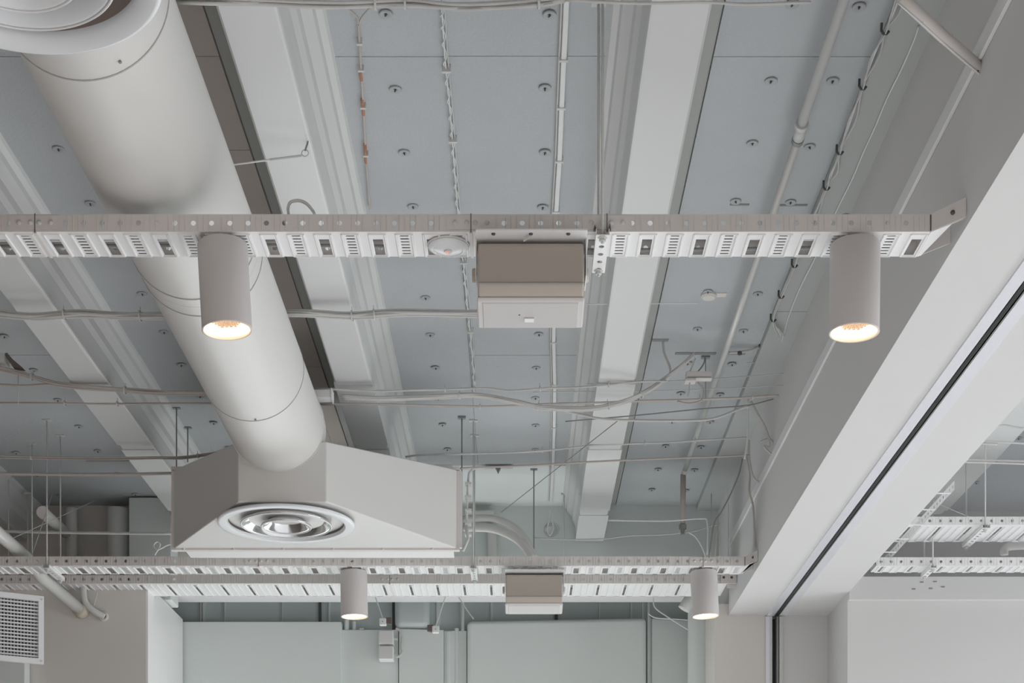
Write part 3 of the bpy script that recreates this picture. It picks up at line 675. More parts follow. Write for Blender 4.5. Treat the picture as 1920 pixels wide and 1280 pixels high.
# orange sleeved cable with a forked top
oc = thing('ceiling_cable', H(680, 200, 2.82), 'thin cable with orange brown patches and a forked top, left in the centre bay', 'cable')
ol = [(672, 40), (674, 80), (677, 130), (681, 200), (686, 290), (691, 360), (694, 392)]
MB().tube(smooth(hpts(ol, 2.825)), 0.0036, 8).build('cable_run', M['cable_warm'], oc, smooth=True)
for a, b2 in (((675.5, 132), (677.5, 150)), ((679, 185), (681.5, 215)), ((684, 270), (686, 305))):
    MB().tube(smooth(hpts([a, b2], 2.825)), 0.0052, 8).build('orange_sleeve', M['rust'], oc, smooth=True)
for s_, x0 in ((-1, 645), (1, 698)):
    MB().tube(smooth(hpts([(672, 46), (668 if s_ < 0 else 680, 30), (x0, 10)], 2.80)), 0.003, 6).build('cable_fork', M['cable_warm'], oc, smooth=True)
for i in (1, 2, 3, 4):
    p = hpts(ol, 2.825)[i]; MB().box(p.x - 0.009, p.x + 0.009, p.y - 0.005, p.y + 0.005, p.z - 0.007, ZC + .001).build('clip', M['rod'], oc)
# flat white cable
fl = [(1063, -20), (1060, 50), (1057, 110), (1053, 200), (1049, 300), (1045, 360), (1043, 395), (1040, 480), (1038, 640), (1040, 720), (1039, 800), (1037, 860), (1033, 940), (1031, 968)]
fp = hpts(fl, 2.825)
fcb = thing('flat_cable', fp[3], 'bright white flat cable down the right side of the centre bay', 'cable')
m = MB()
for i in range(len(fp) - 1):
    a, b2 = fp[i], fp[i + 1]
    if b2.y > D0 - .02: break
    m.mesh([(a.x - 0.009, a.y, a.z), (a.x + 0.009, a.y, a.z), (b2.x + 0.009, b2.y, b2.z), (b2.x - 0.009, b2.y, b2.z), (a.x - 0.007, a.y, a.z - 0.006), (a.x + 0.007, a.y, a.z - 0.006), (b2.x + 0.007, b2.y, b2.z - 0.006), (b2.x - 0.007, b2.y, b2.z - 0.006)],
           [(4, 5, 6, 7), (0, 4, 7, 3), (1, 2, 6, 5), (0, 1, 5, 4), (3, 7, 6, 2)])
m.build('cable_run', M['cable_bright'], fcb)
MB().tube([p + Vector((-0.014, 0, 0.004)) for p in fp if p.y < D0 - .05], 0.0035, 6).build('cable_run', M['cable'], fcb)
for i in (2, 3, 4, 6, 8, 9, 10): p = fp[i]; MB().box(p.x - 0.014, p.x + 0.013, p.y - 0.006, p.y + 0.006, p.z - 0.009, ZC + .001).build('clip', M['rod'], fcb)
cable('cable', 'white cable tail dropping from the flat cable at the back wall', dpts([(1031, 955), (1030, 972), (1027, 990), (1031, 1003), (1037, 990), (1034, 965)], 9.5), 0.005, M['cable_bright'])
bl = thing('cable_coil', W(1030, 995, 9.65), 'small coil of white cable against the back wall, centre', 'cable coil')
for k_ in range(3):
    MB().lathe([(0.028 + k_ * 0.009, 0), (0.031 + k_ * 0.009, 0.003), (0.028 + k_ * 0.009, 0.006)], W(1030 + k_ * 2, 993, 9.652), 24, frame=(Vector((1, 0, 0)), Vector((0, 0, 1)), Vector((0, 1, 0))), close=True).build('coil_loop', M['cable_bright'], bl, smooth=True)
# clipped cable along the step near the bulkhead
hk = [(1690, -20), (1677, 20), (1660, 56), (1640, 100), (1618, 160), (1596, 222), (1575, 282), (1562, 320), (1550, 349), (1520, 420), (1490, 495), (1465, 553), (1450, 597), (1464, 628)]
hp2 = hpts(hk, 2.795)
hc_ = thing('clipped_cable', hp2[3], 'double white cable slung between dark hooks beside the bulkhead', 'cable')
def sag(i, p, s): return p
MB().tube(smooth(hp2), 0.0035, 6).build('cable_run', M['cable_bright'], hc_, smooth=True)
q = []
for i, p in enumerate(hp2): q.append(p + Vector((0.0 if i in (2, 4, 6, 8, 10, 11, 12) else 0.016, 0, -0.004)))
MB().tube(smooth(q), 0.003, 6).build('cable_run', M['cable'], hc_, smooth=True)
q = [p + Vector((0.0 if i in (2, 4, 6, 8, 10, 11, 12) else -0.010, 0, -0.012)) for i, p in enumerate(hp2)]
MB().tube(smooth(q), 0.0028, 6).build('cable_run', M['cable'], hc_, smooth=True)
for i in (2, 4, 6, 8, 10, 11, 12):
    p = hp2[i]
    MB().tube([p + Vector((-0.011, 0, 0.02)), p + Vector((-0.012, 0, -0.002)), p + Vector((-0.006, 0, -0.012)), p + Vector((0.004, 0, -0.012)), p + Vector((0.011, 0, -0.004))], 0.0042, 6).build('hook', M['dark'], hc_, smooth=True)
cd = [(1722, 50), (1714, 75), (1690, 130), (1663, 185), (1640, 240), (1620, 283), (1598, 335), (1566, 400), (1530, 480), (1500, 540), (1480, 590), (1466, 640)]
cable('thin_cord', 'thin white cord along the foot of the bulkhead face', hpts(cd, 2.805), 0.0028, M['cable_bright'], 'cord')
# perforated tube brace at the top right
br = thing('cable_sleeve', W(1760, 70, 4.1), 'slanted beige cable sleeve reaching the bulkhead in the top right corner', 'cable sleeve')
a0, a1 = W(1688, -6, 4.0), W(1838, 128, 4.2)
MB().tube([a0, a0.lerp(a1, .5) + Vector((0, 0, -0.004)), a1], 0.0155, 12).build('sleeve', M['rail'], br, smooth=True)
MB().tube(smooth([a0 + Vector((-.005, -.0, -.017)), a0.lerp(a1, .33) + Vector((0, 0, -.019)), a0.lerp(a1, .66) + Vector((0, 0, -.02)), a1 + Vector((0, 0, -.017))]), 0.0022, 6).build('edge_wire', M['cable_bright'], br, smooth=True)
for t in (.25, .5, .62, .95):
    p = a0.lerp(a1, t); MB().tube([p + Vector((0.004, 0, .018)), p + Vector((-.012, 0, -.004)), p + Vector((.006, 0, -.018))], 0.0025, 5).build('sleeve_tie', M['dark' if t > .9 else 'rod'], br)

# ------------------------------------------------------------------ cable bundles crossing the bays
bundle('cable bundle across the very top edge of the picture', dpts([(330, 0), (480, 4), (640, 9), (760, 6), (860, 12), (980, 8), (1060, -2)], 4.17), 5, 0.010, 0.004, M['cable'], ties=(0.42, 0.5, 0.9))
cable('cable', 'thin cable at the top edge of the picture, right of centre', dpts([(1060, 0), (1200, 6), (1320, 4), (1400, 8), (1520, 4)], 4.17), 0.004, M['cable'])
bundle('thick cable bundle strung at loudspeaker height behind the duct', dpts([(-40, 582), (60, 593), (150, 588), (240, 592), (400, 590), (560, 586), (660, 592), (750, 586), (900, 588), (1000, 586)], 6.15), 7, 0.017, 0.0055, M['cable'], ties=(0.2, 0.36, 0.4, 0.68, 0.74), jit=0.004)
cable('wire', 'single thin wire continuing right behind the loudspeaker', dpts([(1100, 570), (1220, 569), (1310, 568)], 6.25), 0.0022, M['cable_bright'], 'wire')
bundle('beige cable bundle sloping down from the left edge towards the duct', dpts([(-60, 672), (0, 690), (60, 706), (120, 722), (220, 730), (300, 736), (400, 738), (480, 738)], 7.0), 6, 0.013, 0.005, M['cable_warm'], ties=(0.3, 0.6), jit=0.003)
bundle('pair of thin beige cables below the sloping bundle at left', dpts([(-60, 755), (100, 756), (220, 757), (400, 756), (500, 757)], 7.05), 2, 0.008, 0.004, M['cable_warm'], ties=(.3, .5), jit=0.002)
cable('cable', 'flat beige cable joining the sloping bundle at the left edge', dpts([(-40, 719), (40, 723), (90, 721), (140, 724)], 7.0), 0.006, M['cable_warm'])
bundle('upper cable pair from the duct across to the small junction box', dpts([(590, 728), (700, 733), (800, 731), (900, 728), (960, 732), (1040, 727), (1120, 724), (1180, 717), (1250, 714)], 7.0), 2, 0.007, 0.004, M['cable'], ties=(0.3, 0.6, 0.8), jit=0.003)
bundle('thick wrapped cable bundle dipping under the right boxed beam', dpts([(640, 744), (700, 747), (800, 745), (890, 741), (960, 752), (1020, 764), (1100, 766), (1160, 756), (1210, 735), (1250, 708), (1280, 684), (1302, 664)], 7.03), 5, 0.011, 0.006, M['cable'], ties=(0.25, 0.45, 0.62, 0.72), jit=0.002)
bundle('straight wire pair from the duct to the bulkhead', dpts([(600, 757), (760, 759), (900, 762), (1050, 757), (1200, 752), (1330, 748), (1400, 745), (1460, 741)], 7.15), 2, 0.006, 0.0038, M['cable_warm'], ties=(0.3, 0.7, 0.9), jit=0.0015)
cable('cable', 'smooth pale cable sagging below the right boxed beam', dpts([(1050, 768), (1090, 777), (1130, 785), (1200, 788), (1290, 788), (1340, 784), (1390, 765), (1405, 762)], 7.2), 0.006, M['cable'])
cable('wire', 'fine grey wire rising to the right corner above the sagging cable', dpts([(1060, 790), (1200, 778), (1320, 766), (1400, 760), (1450, 748)], 7.25), 0.003, M['rod_dark'], 'wire')
bundle('cable pair strung level with the plenum top, right of it', dpts([(760, 856), (800, 852), (900, 850), (1000, 846), (1100, 836), (1170, 832), (1250, 829), (1330, 824), (1402, 820)], 7.85), 2, 0.005, 0.004, M['cable'], ties=(0.4, 0.7, .85), jit=0.002)
cable('cable', 'grey cable from the plenum side to the right corner, lower one', dpts([(862, 878), (900, 876), (1000, 872), (1100, 866), (1250, 859), (1340, 856), (1405, 853)], 7.9), 0.005, M['cable_warm'])
bundle('beige cable pair crossing at left behind the tall hanger rods', dpts([(-60, 856), (40, 857), (160, 860), (280, 858), (340, 858), (400, 850), (440, 846)], 7.9), 3, 0.008, 0.004, M['cable_warm'], ties=(0.2, 0.75), jit=0.002)
cable('cable', 'straight beige cable below the pair at left, ending at the plenum', dpts([(-60, 887), (100, 889), (220, 889), (325, 887)], 7.95), 0.008, M['cable_warm'])
cable('cable', 'pale straight cable low at left in front of the round pipes', dpts([(-60, 993), (60, 997), (200, 999), (325, 1000)], 8.6), 0.008, M['cable'])
for i, (pp, lb) in enumerate((
    ([(1100, 720), (1200, 717), (1350, 709), (1478, 699)], 'fine wire over the right bay, highest of the three at the corner'),
    ([(1000, 735), (1200, 733), (1350, 728), (1470, 722)], 'fine wire over the right bay, middle of the three'),
    ([(1400, 680), (1425, 680), (1448, 679)], 'short fine wire near the dark hook beside the bulkhead'))):
    cable('wire', lb, dpts(pp, 7.3), 0.0022, M['rod'], 'wire')
# cables beside the small junction box
cable('cable', 'short curved double cable hanging from the ceiling slot by the right beam', dpts([(1243, 640), (1245, 660), (1252, 678), (1257, 692), (1254, 708), (1246, 715)], 7.1), 0.0055, M['cable'])
cable('cable', 'brown looped cable below the small junction box', dpts([(1308, 716), (1318, 728), (1319, 742), (1312, 752), (1290, 756), (1270, 752)], 7.1), 0.004, M['cable_warm'])
cable('cable', 'thin dark cable above the small junction box', dpts([(1322, 668), (1320, 680), (1314, 690), (1308, 697)], 7.15), 0.0035, M['rod_dark'])
jn = W(1308, 705, 7.1)
jx = thing('junction_box', jn, 'small beige junction box hanging beside the glossy pipe', 'junction box')
MB().box(jn.x - 0.055, jn.x + 0.065, jn.y - 0.02, jn.y + 0.02, jn.z - 0.018, jn.z + 0.016).build('box_body', M['rail'], jx, bevel=0.003)
MB().box(jn.x - 0.06, jn.x - 0.01, jn.y - 0.024, jn.y + 0.024, jn.z - 0.03, jn.z - 0.017).build('box_lid', M['rail'], jx, bevel=0.003)
MB().box(jn.x - 0.05, jn.x + 0.06, jn.y - 0.022, jn.y - 0.0195, jn.z - 0.014, jn.z - 0.011).build('lid_gap', M['rod_dark'], jx)
MB().tube([jn + Vector((-.04, 0, .01)), W(1304, 672, 7.1)], 0.004, 6).build('hanger_wire', M['rod'], jx)
MB().tube([jn + Vector((-.036, 0, -.02)), W(1292, 735, 7.1), W(1289, 744, 7.1)], 0.004, 6).build('cable_tail', M['cable'], jx)
for x0, x1, yy, lb in ((1266, 1343, 664, 'dark ceiling slot bar above the small junction box'), (1222, 1254, 639, 'short dark ceiling slot bar beside the right boxed beam'), (1366, 1398, 664, 'short dark ceiling slot bar right of the glossy pipe'),
                       (1368, 1405, 387, 'dark ceiling gap above the nearest tray, right of the pipe'), (1462, 1514, 388, 'dark ceiling gap between pipe and bulkhead above the nearest tray'), (160, 248, 864, 'dark ceiling slot at left beside the left beam')):
    a = H(x0, yy, 2.83); b2 = H(x1, yy, 2.83)
    tag(MB().box(a.x, b2.x, a.y - 0.008, a.y + (0.018 if yy > 600 else 0.004), EYE + 2.833, ZC).build('ceiling_bar', M['rod_dark'], bevel=0.003), lb, 'ceiling bar')
oc2 = thing('clamped_cable', W(1400, 655, 7.15), 'grey cable with two dark clamps rising towards the bulkhead', 'cable')
MB().tube(smooth(dpts([(1366, 661), (1386, 660), (1410, 656), (1427, 648), (1445, 637), (1462, 627), (1474, 620)], 7.15)), 0.007, 8).build('cable_run', M['cable'], oc2, smooth=True)
for px_, py_ in ((1387, 662), (1426, 648)):
    MB().lathe([(0.0001, -.008), (0.009, -.007), (.011, 0), (.009, .007), (0.0001, .008)], W(px_, py_, 7.13), 12).build('clamp', M['dark'], oc2, smooth=True)
# right corner vertical cables
for pp, d, r_, mm, lb in (
    ([(1403, 748), (1402, 790), (1401, 826), (1396, 860)], 7.6, 0.005, 'cable_bright', 'white vertical cable in the right corner, upper part'),
    ([(1408, 752), (1420, 775), (1434, 800), (1443, 822), (1460, 838)], 7.6, 0.006, 'cable', 'slanted cable from the right corner to the bulkhead strip'),
    ([(1447, 748), (1445, 790), (1443, 830)], 7.7, 0.0035, 'cable', 'thin vertical wire beside the bulkhead face'),
    ([(1404, 825), (1404, 850), (1408, 880), (1415, 898), (1428, 906)], 7.95, 0.006, 'cable', 'curved cable bending onto the bulkhead strip, right corner'),
    ([(1400, 855), (1406, 890), (1405, 920), (1412, 950), (1415, 1000), (1416, 1025)], 8.1, 0.0055, 'cable_warm', 'brownish cable dropping to the right end of the far tray'),
    ([(1392, 860), (1385, 890), (1368, 930), (1352, 960), (1338, 985), (1330, 1045)], 8.1, 0.004, 'rod_dark', 'dark thin wire slanting down to the far tray'),
    ([(1140, 975), (1250, 976), (1312, 972), (1326, 980), (1326, 1040)], 8.7, 0.005, 'cable_bright', 'white bent cable in front of the back wall at right'),
    ([(1002, 1008), (1060, 1011), (1130, 1010), (1180, 1004), (1240, 1002), (1300, 996), (1336, 985), (1348, 992), (1350, 1045)], 8.75, 0.004, 'cable', 'wavy thin cable along the back wall above the far tray'),
    ([(1292, 998), (1304, 1006), (1316, 1025), (1325, 1048)], 8.7, 0.004, 'cable_bright', 'short curved white cable beside the drop pipe'),
    ([(1334, 925), (1333, 1048)], 8.9, 0.003, 'rod', 'thin pale vertical rod near the right corner'),
    ([(1346, 985), (1340, 1048)], 8.5, 0.003, 'cable', 'thin straight wire by the right corner, above the lamp')):
    cable('cable', lb, dpts(pp, d), r_, M[mm])
cl = thing('cable_clamp', W(1436, 832, 7.6), 'tiny tangled cable clamp on the bulkhead face', 'cable clamp')
MB().tube(smooth([W(1426, 828, 7.6), W(1440, 824, 7.6), W(1443, 838, 7.6), W(1432, 836, 7.6), W(1447, 852, 7.6)]), 0.005, 6).build('clamp_loop', M['rod'], cl, smooth=True)
# diagonal brace wires
for pp, d0_, d1_, lb in (((940, 960, 1163, 785), 9.5, 7.2, 'long diagonal guy wire from the back wall up to the right boxed beam'),
                       ((10, 1015, 185, 935), 8.2, 9.4, 'diagonal brace wire behind the hanger rods at left'),
                       ((60, 1040, 100, 920), 8.2, 9.0, 'steep brace wire between the left hanger rods'),
                       ((1700, 920, 1905, 1005), 8.4, 8.8, 'diagonal wire below the ceiling of the next room')):
    cable('guy_wire', lb, [W(pp[0], pp[1], d0_), W(pp[2], pp[3], d1_)], 0.0022, M['rod_dark' if d0_ > 9 else 'rod'], 'wire')
# guy with turnbuckle beside the duct
gw = thing('guy_wire', W(575, 288, 4.9), 'pale guy wire with a hook fixed to the boxed beam, right of the duct', 'wire')
g0, g1 = W(432, 309, 4.95), W(566, 292, 4.95)
MB().tube([g0, g1], 0.0028, 6).build('wire_run', M['cable_bright'], gw)
MB().tube([g0.lerp(g1, .55), g1], 0.0042, 6).build('twisted_end', M['rod'], gw)
hkx = W(572, 287, 4.95)
MB().lathe([(0.0095, -.0015), (0.0125, 0), (.0095, .0015)], hkx, 16, frame=yf, close=True).build('eye', M['rod'], gw, smooth=True)
MB().tube(smooth([hkx + Vector((0, 0, .008)), hkx + Vector((.004, 0, .02)), hkx + Vector((0.01, 0, .05)), hkx + Vector((0.01, 0.0, 0.16))]), 0.003, 6).build('hook', M['rod_dark'], gw, smooth=True)
# lamp cable loops over the tray
cable('cable', 'grey cable loop standing above the nearest tray, right of the duct', dpts([(541, 402), (540, 390), (545, 379), (560, 376), (575, 382), (587, 396), (590, 404)], 4.42), 0.0045, M['rod'])
cable('cable', 'dark cable loop above the nearest tray over the right lamp', dpts([(1572, 410), (1580, 404), (1590, 403), (1600, 410)], 4.44), 0.0045, M['rod_dark'])
cable('cable', 'dark cable loop over the far tray above the left far lamp', dpts([(652, 1047), (660, 1040), (672, 1041), (680, 1048)], 8.2), 0.005, M['rod_dark'])
# taupe round box on the ceiling
tb = H(1329, 555, 2.83)
rbx = thing('ceiling_junction', (tb.x, tb.y, ZC), 'round beige plaster patch with junction cover on the ceiling, right bay', 'junction cover')
MB().lathe([(0.0001, -.02), (0.026, -.02), (0.034, -.012), (0.034, 0)], (tb.x, tb.y, ZC), 24).build('cover', M['plaster'], rbx, smooth='auto')
MB().box(tb.x + .02, tb.x + 0.075, tb.y - 0.02, tb.y + 0.018, ZC - .008, ZC).build('conduit_stub', M['plaster'], rbx, bevel=.003)
MB().lathe([(0.036, -.003), (0.041, -.003), (0.041, 0), (.036, 0)], (tb.x - .01, tb.y + .05, ZC), 24, close=True).build('ring_mark', M['plaster'], rbx)
wb = thing('cable_box', W(608, 742, 6.95), 'small white box end on the cable bundle just right of the big duct', 'cable box')
p = W(592, 734, 6.95); q = W(622, 750, 6.95)
MB().box(p.x - .05, q.x, 6.92, 6.98, q.z, p.z).build('box_body', M['tray'], wb, bevel=.003)
MB().box(q.x, q.x + .006, 6.915, 6.985, q.z - .003, p.z + .004).build('end_cap', M['white'], wb)
for pp, lb in (([(1860, 799), (1885, 797), (1915, 802), (1990, 806)], 'short pale wire at the right edge crossing the next room beam, upper'),
               ([(1870, 833), (1840, 831), (1838, 827), (1870, 828), (1990, 836)], 'looped pale cable at the right edge in the next room, middle'),
               ([(1990, 872), (1850, 867), (1812, 866), (1810, 862), (1860, 863), (1990, 866)], 'looped pale cable in the next room, lowest, beside the bulkhead')):
    cable('cable', lb, dpts(pp, 7.35), 0.0045, M['cable'])
m_ = MB().prism([(0.216, EYE + 2.072), (0.226, EYE + 2.072), (0.220, EYE + 2.088)], 'y', 4.388, 4.399).prism([(0.256, EYE + 2.072), (0.266, EYE + 2.072), (0.263, EYE + 2.090)], 'y', 4.388, 4.399)
tag(m_.build('rail_clamp', M['dark']), 'small black clamp tips where the rods meet the nearest tray', 'clamp')
# small ceiling bracket in the centre
cb = H(934, 884, 2.80)
kb = thing('ceiling_bracket', cb, 'small folded metal bracket on the ceiling right of the plenum', 'bracket')
MB().box(cb.x - 0.075, cb.x - 0.01, cb.y - 0.02, cb.y + 0.01, ZC - 0.02, ZC - 0.012).box(cb.x + 0.01, cb.x + 0.085, cb.y - 0.02, cb.y + 0.01, ZC - 0.02, ZC - 0.012).build('bracket_wing', M['rod'], kb)
MB().prism([(cb.x - 0.02, ZC - .01), (cb.x + 0.02, ZC - .01), (cb.x, ZC - .05)], 'y', cb.y - 0.015, cb.y + 0.015).build('bracket_wedge', M['rod_dark'], kb)
# dark strap at the left edge
stp = thing('ceiling_strap', W(30, 690, 7.0), 'dark torn strap and bracket at the left edge above the cable bundle', 'strap')
MB().prism([(W(10, 666, 7).x, W(10, 666, 7).z), (W(16, 664, 7).x, W(16, 664, 7).z), (W(26, 676, 7).x, W(26, 676, 7).z), (W(46, 693, 7).x, W(46, 693, 7).z), (W(26, 690, 7).x, W(26, 690, 7).z)], 'y', 6.98, 7.02).build('strap', M['wood'], stp)
MB().box(W(-20, 0, 7).x, W(12, 0, 7).x, 6.97, 7.05, W(0, 682, 7).z, W(0, 666, 7).z).build('bracket', M['rod'], stp)
rod(34, 700, 756, 7.0, 'very short thin rod below the dark strap at left', 'rod', 0.002, foot=False)

# ------------------------------------------------------------------ pipes at the left rear
pp = thing('waste_pipe', W(160, 1150, 8.95), 'long sloping white pipe entering the taupe wall at lower left', 'pipe')
pts = [W(-60, 950, 7.7), W(0, 1002, 8.0), W(50, 1045, 8.35), W(78, 1082, 8.6), W(150, 1142, 8.97)]
MB().tube(pts, 0.034, 28).build('pipe_run', m_pipe, pp, smooth=True)
p = pts[-1]; q = pts[-2]
MB().lathe([(0.034, -.02), (0.043, -.016), (0.046, 0.03), (0.034, 0.03)], p, 24, frame=((p - q).orthogonal().normalized(), (p - q).normalized().cross((p - q).orthogonal().normalized()), (p - q).normalized())).build('sealant_collar', M['seal'], pp, smooth=True)
p2 = thing('elbow_pipe', W(190, 1155, 9.0), 'short white bent pipe beside the sloping pipe, entering the taupe wall', 'pipe')
MB().tube(smooth([W(157, 1095, 8.95), W(157, 1115, 8.95), W(161, 1130, 8.955), W(176, 1145, 8.965), W(196, 1156, 8.99)], 8), 0.019, 18).build('pipe_run', m_pipe, p2, smooth=True)
MB().tube([W(176, 1135, 8.95), W(182, 1110, 8.95)], 0.0035, 6).build('support_wire', M['rod'], p2)
MB().lathe([(.019, -.01), (.028, -.008), (.03, .008)], W(194, 1155, 8.99), 18, frame=yf).build('wall_collar', M['soffit'], p2, smooth=True)
p3 = thing('capped_pipe', W(85, 965, 9.2), 'short diagonal round pipe with a beige cap at the left rear', 'pipe')
MB().tube([W(82, 962, 8.7), W(122, 998, 9.5)], 0.033, 24).build('pipe_run', m_pipe, p3, smooth=True)
MB().tube([W(80, 960, 8.68), W(83, 963, 8.74)], 0.0345, 24).build('cap', M['rail'], p3)
tag(MB().tube([W(222, 955, 9.55), W(222, 1200, 9.55)], 0.07, 40).build('riser_pipe', m_pipe, smooth='auto'), 'thick vertical round pipe on the back wall left of the plenum', 'pipe')
tag(MB().tube([W(134, 953, 9.58), W(134, 1200, 9.58)], 0.036, 28).build('riser_pipe', m_pipe, smooth='auto'), 'thinner vertical pipe on the back wall at the left', 'pipe')
tag(MB().box(-2.375, -2.115, 9.45, D0 - .002, EYE + 2.2, EYE + 2.83).build('box_duct', M['panel'], bevel=0.008), 'squarish pale duct casing on the back wall beside the plenum', 'duct')
cable('cable', 'loop of thin white cable above the far tray, left of the plenum corner', dpts([(290, 1040), (300, 1022), (295, 1015), (288, 1022), (296, 1030), (320, 1020), (330, 1035)], 8.0), 0.004, M['cable_bright'])
# pipes right of the plenum that curve down
for off, lb in ((0, 'outer white pipe curving down to the far tray, right of the plenum'), (16, 'inner white pipe curving down to the far tray, right of the plenum')):
    pth = [(868, 988 - off), (920, 990 - off * 1.2), (955, 1002 - off * 1.2), (980, 1020 - off), (998 + off * 0.3, 1046)]
    tag(MB().tube(smooth(dpts(pth, 8.6 + off * .01), 8), 0.02 if off else 0.024, 18).build('curved_pipe', m_pipe, smooth=True), lb, 'pipe')
bk = thing('pipe_end', W(900, 963, 9.4), 'stubby round pipe ends against the back wall right of the plenum', 'pipe')
MB().tube([W(875, 968, 9.60), W(925, 966, 9.625)], 0.035, 20).build('pipe_run', m_pipe, bk, smooth='auto')
MB().tube([W(922, 985, 9.63), W(924, 1060, 9.63)], 0.03, 20).build('pipe_drop', m_pipe, bk, smooth='auto')
vt = thing('cable_ladder', W(874, 990, 8.0), 'pale bracket stack right of the plenum box', 'bracket')
for yy in (905, 930, 955, 980, 1000): MB().box(W(872, 0, 8).x, W(884, 0, 8).x, 7.98, 8.03, W(0, yy + 4, 8).z, W(0, yy, 8).z).build('bracket_arm', M['rod'], vt)
MB().tube(smooth(dpts([(874, 1000), (878, 900), (884, 882), (895, 876)], 8.0)), 0.006, 8).build('bracket_post', M['rod'], vt, smooth=True)

# ------------------------------------------------------------------ air register at lower left
gA, gB = W(-90, 1092, 5.4), W(82, 1118, 5.55)
gz0, gz1 = W(82, 1245, 5.55).z, gB.z
rg = thing('air_register', W(40, 1240, 5.5), 'white framed air register with a grey grid, cut off at the lower left edge', 'air register')
U = Vector((gB.x - gA.x, gB.y - gA.y, 0)); Lg = U.length; U.normalize(); Nn = Vector((U.y, -U.x, 0))
def gp(u, v, n_): return Vector((gA.x, gA.y, gz0)) + U * u + Vector((0, 0, v)) + Nn * n_
def gbox(mb, u0, u1, v0, v1, n0, n1):
    vs = [gp(u, v, n_) for u in (u0, u1) for v in (v0, v1) for n_ in (n0, n1)]
    mb.mesh(vs, [(0, 1, 3, 2), (4, 6, 7, 5), (0, 4, 5, 1), (2, 3, 7, 6), (0, 2, 6, 4), (1, 5, 7, 3)])
HG = gz1 - gz0; fwid = 0.019
m = MB(); gbox(m, 0, Lg, 0, fwid, -.01, .004); gbox(m, 0, Lg, HG - fwid, HG, -.01, .004); gbox(m, Lg - fwid, Lg, fwid, HG - fwid, -.01, .004); gbox(m, 0, fwid, fwid, HG - fwid, -.01, .004)
m.build('frame', M['diffuser'], rg)
m = MB(); gbox(m, .01, Lg - .01, .01, HG - .01, -.06, -.03); m.build('backing', M['grilleback'], rg)
m = MB(); k = fwid + .006
while k < HG - fwid: gbox(m, fwid, Lg - fwid, k, k + .0045, -.012, -.002); k += 0.0125
m.build('horizontal_louvres', M['diffuser'], rg)
m = MB(); k = fwid + .008
while k < Lg - fwid: gbox(m, k, k + .004, fwid, HG - fwid, -.022, -.012); k += 0.0115
m.build('vertical_louvres', M['rod'], rg)
m = MB(); gbox(m, .0, Lg - .02, .03, HG - .02, -.10, -.061); m.build('duct_box', M['duct'], rg)
for u, v in ((Lg - .008, .01), (Lg - .008, HG - .012)):
    m = MB(); gbox(m, u - .003, u + .003, v - .003, v + .003, .003, .006); m.build('screw', M['rod'], rg)
rod(20, 985, 1112, 5.6, 'rod holding the air register at lower left', 'rod', 0.003, foot=False) if False else None
# pale green panel below the register
tag(MB().box(W(-200, 0, 8.9).x, W(47, 0, 8.9).x, 8.9, 8.99, 0, W(0, 1235, 8.9).z).build('wall_cabinet', M['panel'], bevel=.006), 'pale green cabinet top below the air register, lower left corner', 'cabinet')

# ------------------------------------------------------------------ pale panels below the far trays
def casing(px0, px1, pytop, d, label, depth=0.1, rnd=0.03, m='panel', pytop2=None):
    depth = 10.078 - d
    x0 = W(px0, 0, d).x; x1 = W(px1, 0, d).x; z = W(0, pytop, d).z
    z2 = W(0, pytop2 if pytop2 is not None else pytop, d).z
    mb = MB().mesh([(x0, d, 0), (x1, d, 0), (x1, d, z2), (x0, d, z), (x0, d + depth, 0), (x1, d + depth, 0), (x1, d + depth, z2), (x0, d + depth, z)],
                   [(0, 1, 2, 3), (4, 7, 6, 5), (0, 4, 5, 1), (1, 5, 6, 2), (2, 6, 7, 3), (3, 7, 4, 0)])
    return tag(mb.build('riser_casing', M[m], bevel=rnd, seg=4), label, 'casing')
casing(300, 640, 1165, 9.96, 'broad pale green casing between the left nib wall and the far left lamp', rnd=0.004)
casing(748, 832, 1178, 9.99, 'pale green casing right of the two stacked switch boxes', rnd=0.006, pytop2=1180)
casing(876, 1212, 1163, 9.95, 'widest rounded pale green casing below the far loudspeaker', rnd=0.03, pytop2=1157)
casing(1222, 1300, 1158, 10.0, 'narrow pale green casing beside the round column', rnd=0.01, pytop2=1163)
casing(641, 747, 1180, 10.01, 'pale backing panel behind the conduits and the switch boxes', rnd=0.004)
casing(833, 875, 1182, 10.02, 'narrow pale backing panel left of the widest casing', rnd=0.003)
casing(1213, 1221, 1157, 10.03, 'very narrow pale strip between the widest casing and its neighbour', rnd=0.002)
for i, (px_, w_, yt, lb) in enumerate(((650, 9, 1150, 'leftmost vertical conduit beneath the far left lamp'), (664, 7, 1165, 'second vertical conduit beneath the far left lamp'), (678, 10, 1178, 'third vertical conduit, just left of the switch boxes'),
                                    (840, 12, 1185, 'rounded vertical duct right of the hanging spots'), (856, 9, 1178, 'vertical duct with a bracket left of the widest casing'), (868, 6, 1120, 'slim vertical conduit touching the widest casing'), (1216, 5, 1110, 'slim vertical conduit right of the widest casing'))):
    a = W(px_, yt, 10.03); tag(MB().tube([a, (a.x, a.y, 0)], w_ / 2 / F * 10.05, 20).build('vertical_conduit', M['panel'], smooth='auto'), lb, 'conduit')
cc = W(1315, 1150, 9.75)
tag(MB().tube([(cc.x, 9.75, 0), (cc.x, 9.75, EYE + 2.26)], 0.085, 40).build('round_column', M['panel'], smooth='auto'), 'pale green round column left of the right pier, behind the far lamp', 'column')
dp = thing('rain_pipe', W(1285, 1140, 9.3), 'white diagonal pipe end poking out above the round column', 'pipe')
MB().tube([W(1318, 1082, 9.25), W(1282, 1142, 9.25)], 0.036, 24).build('pipe_run', m_pipe, dp, smooth='auto')
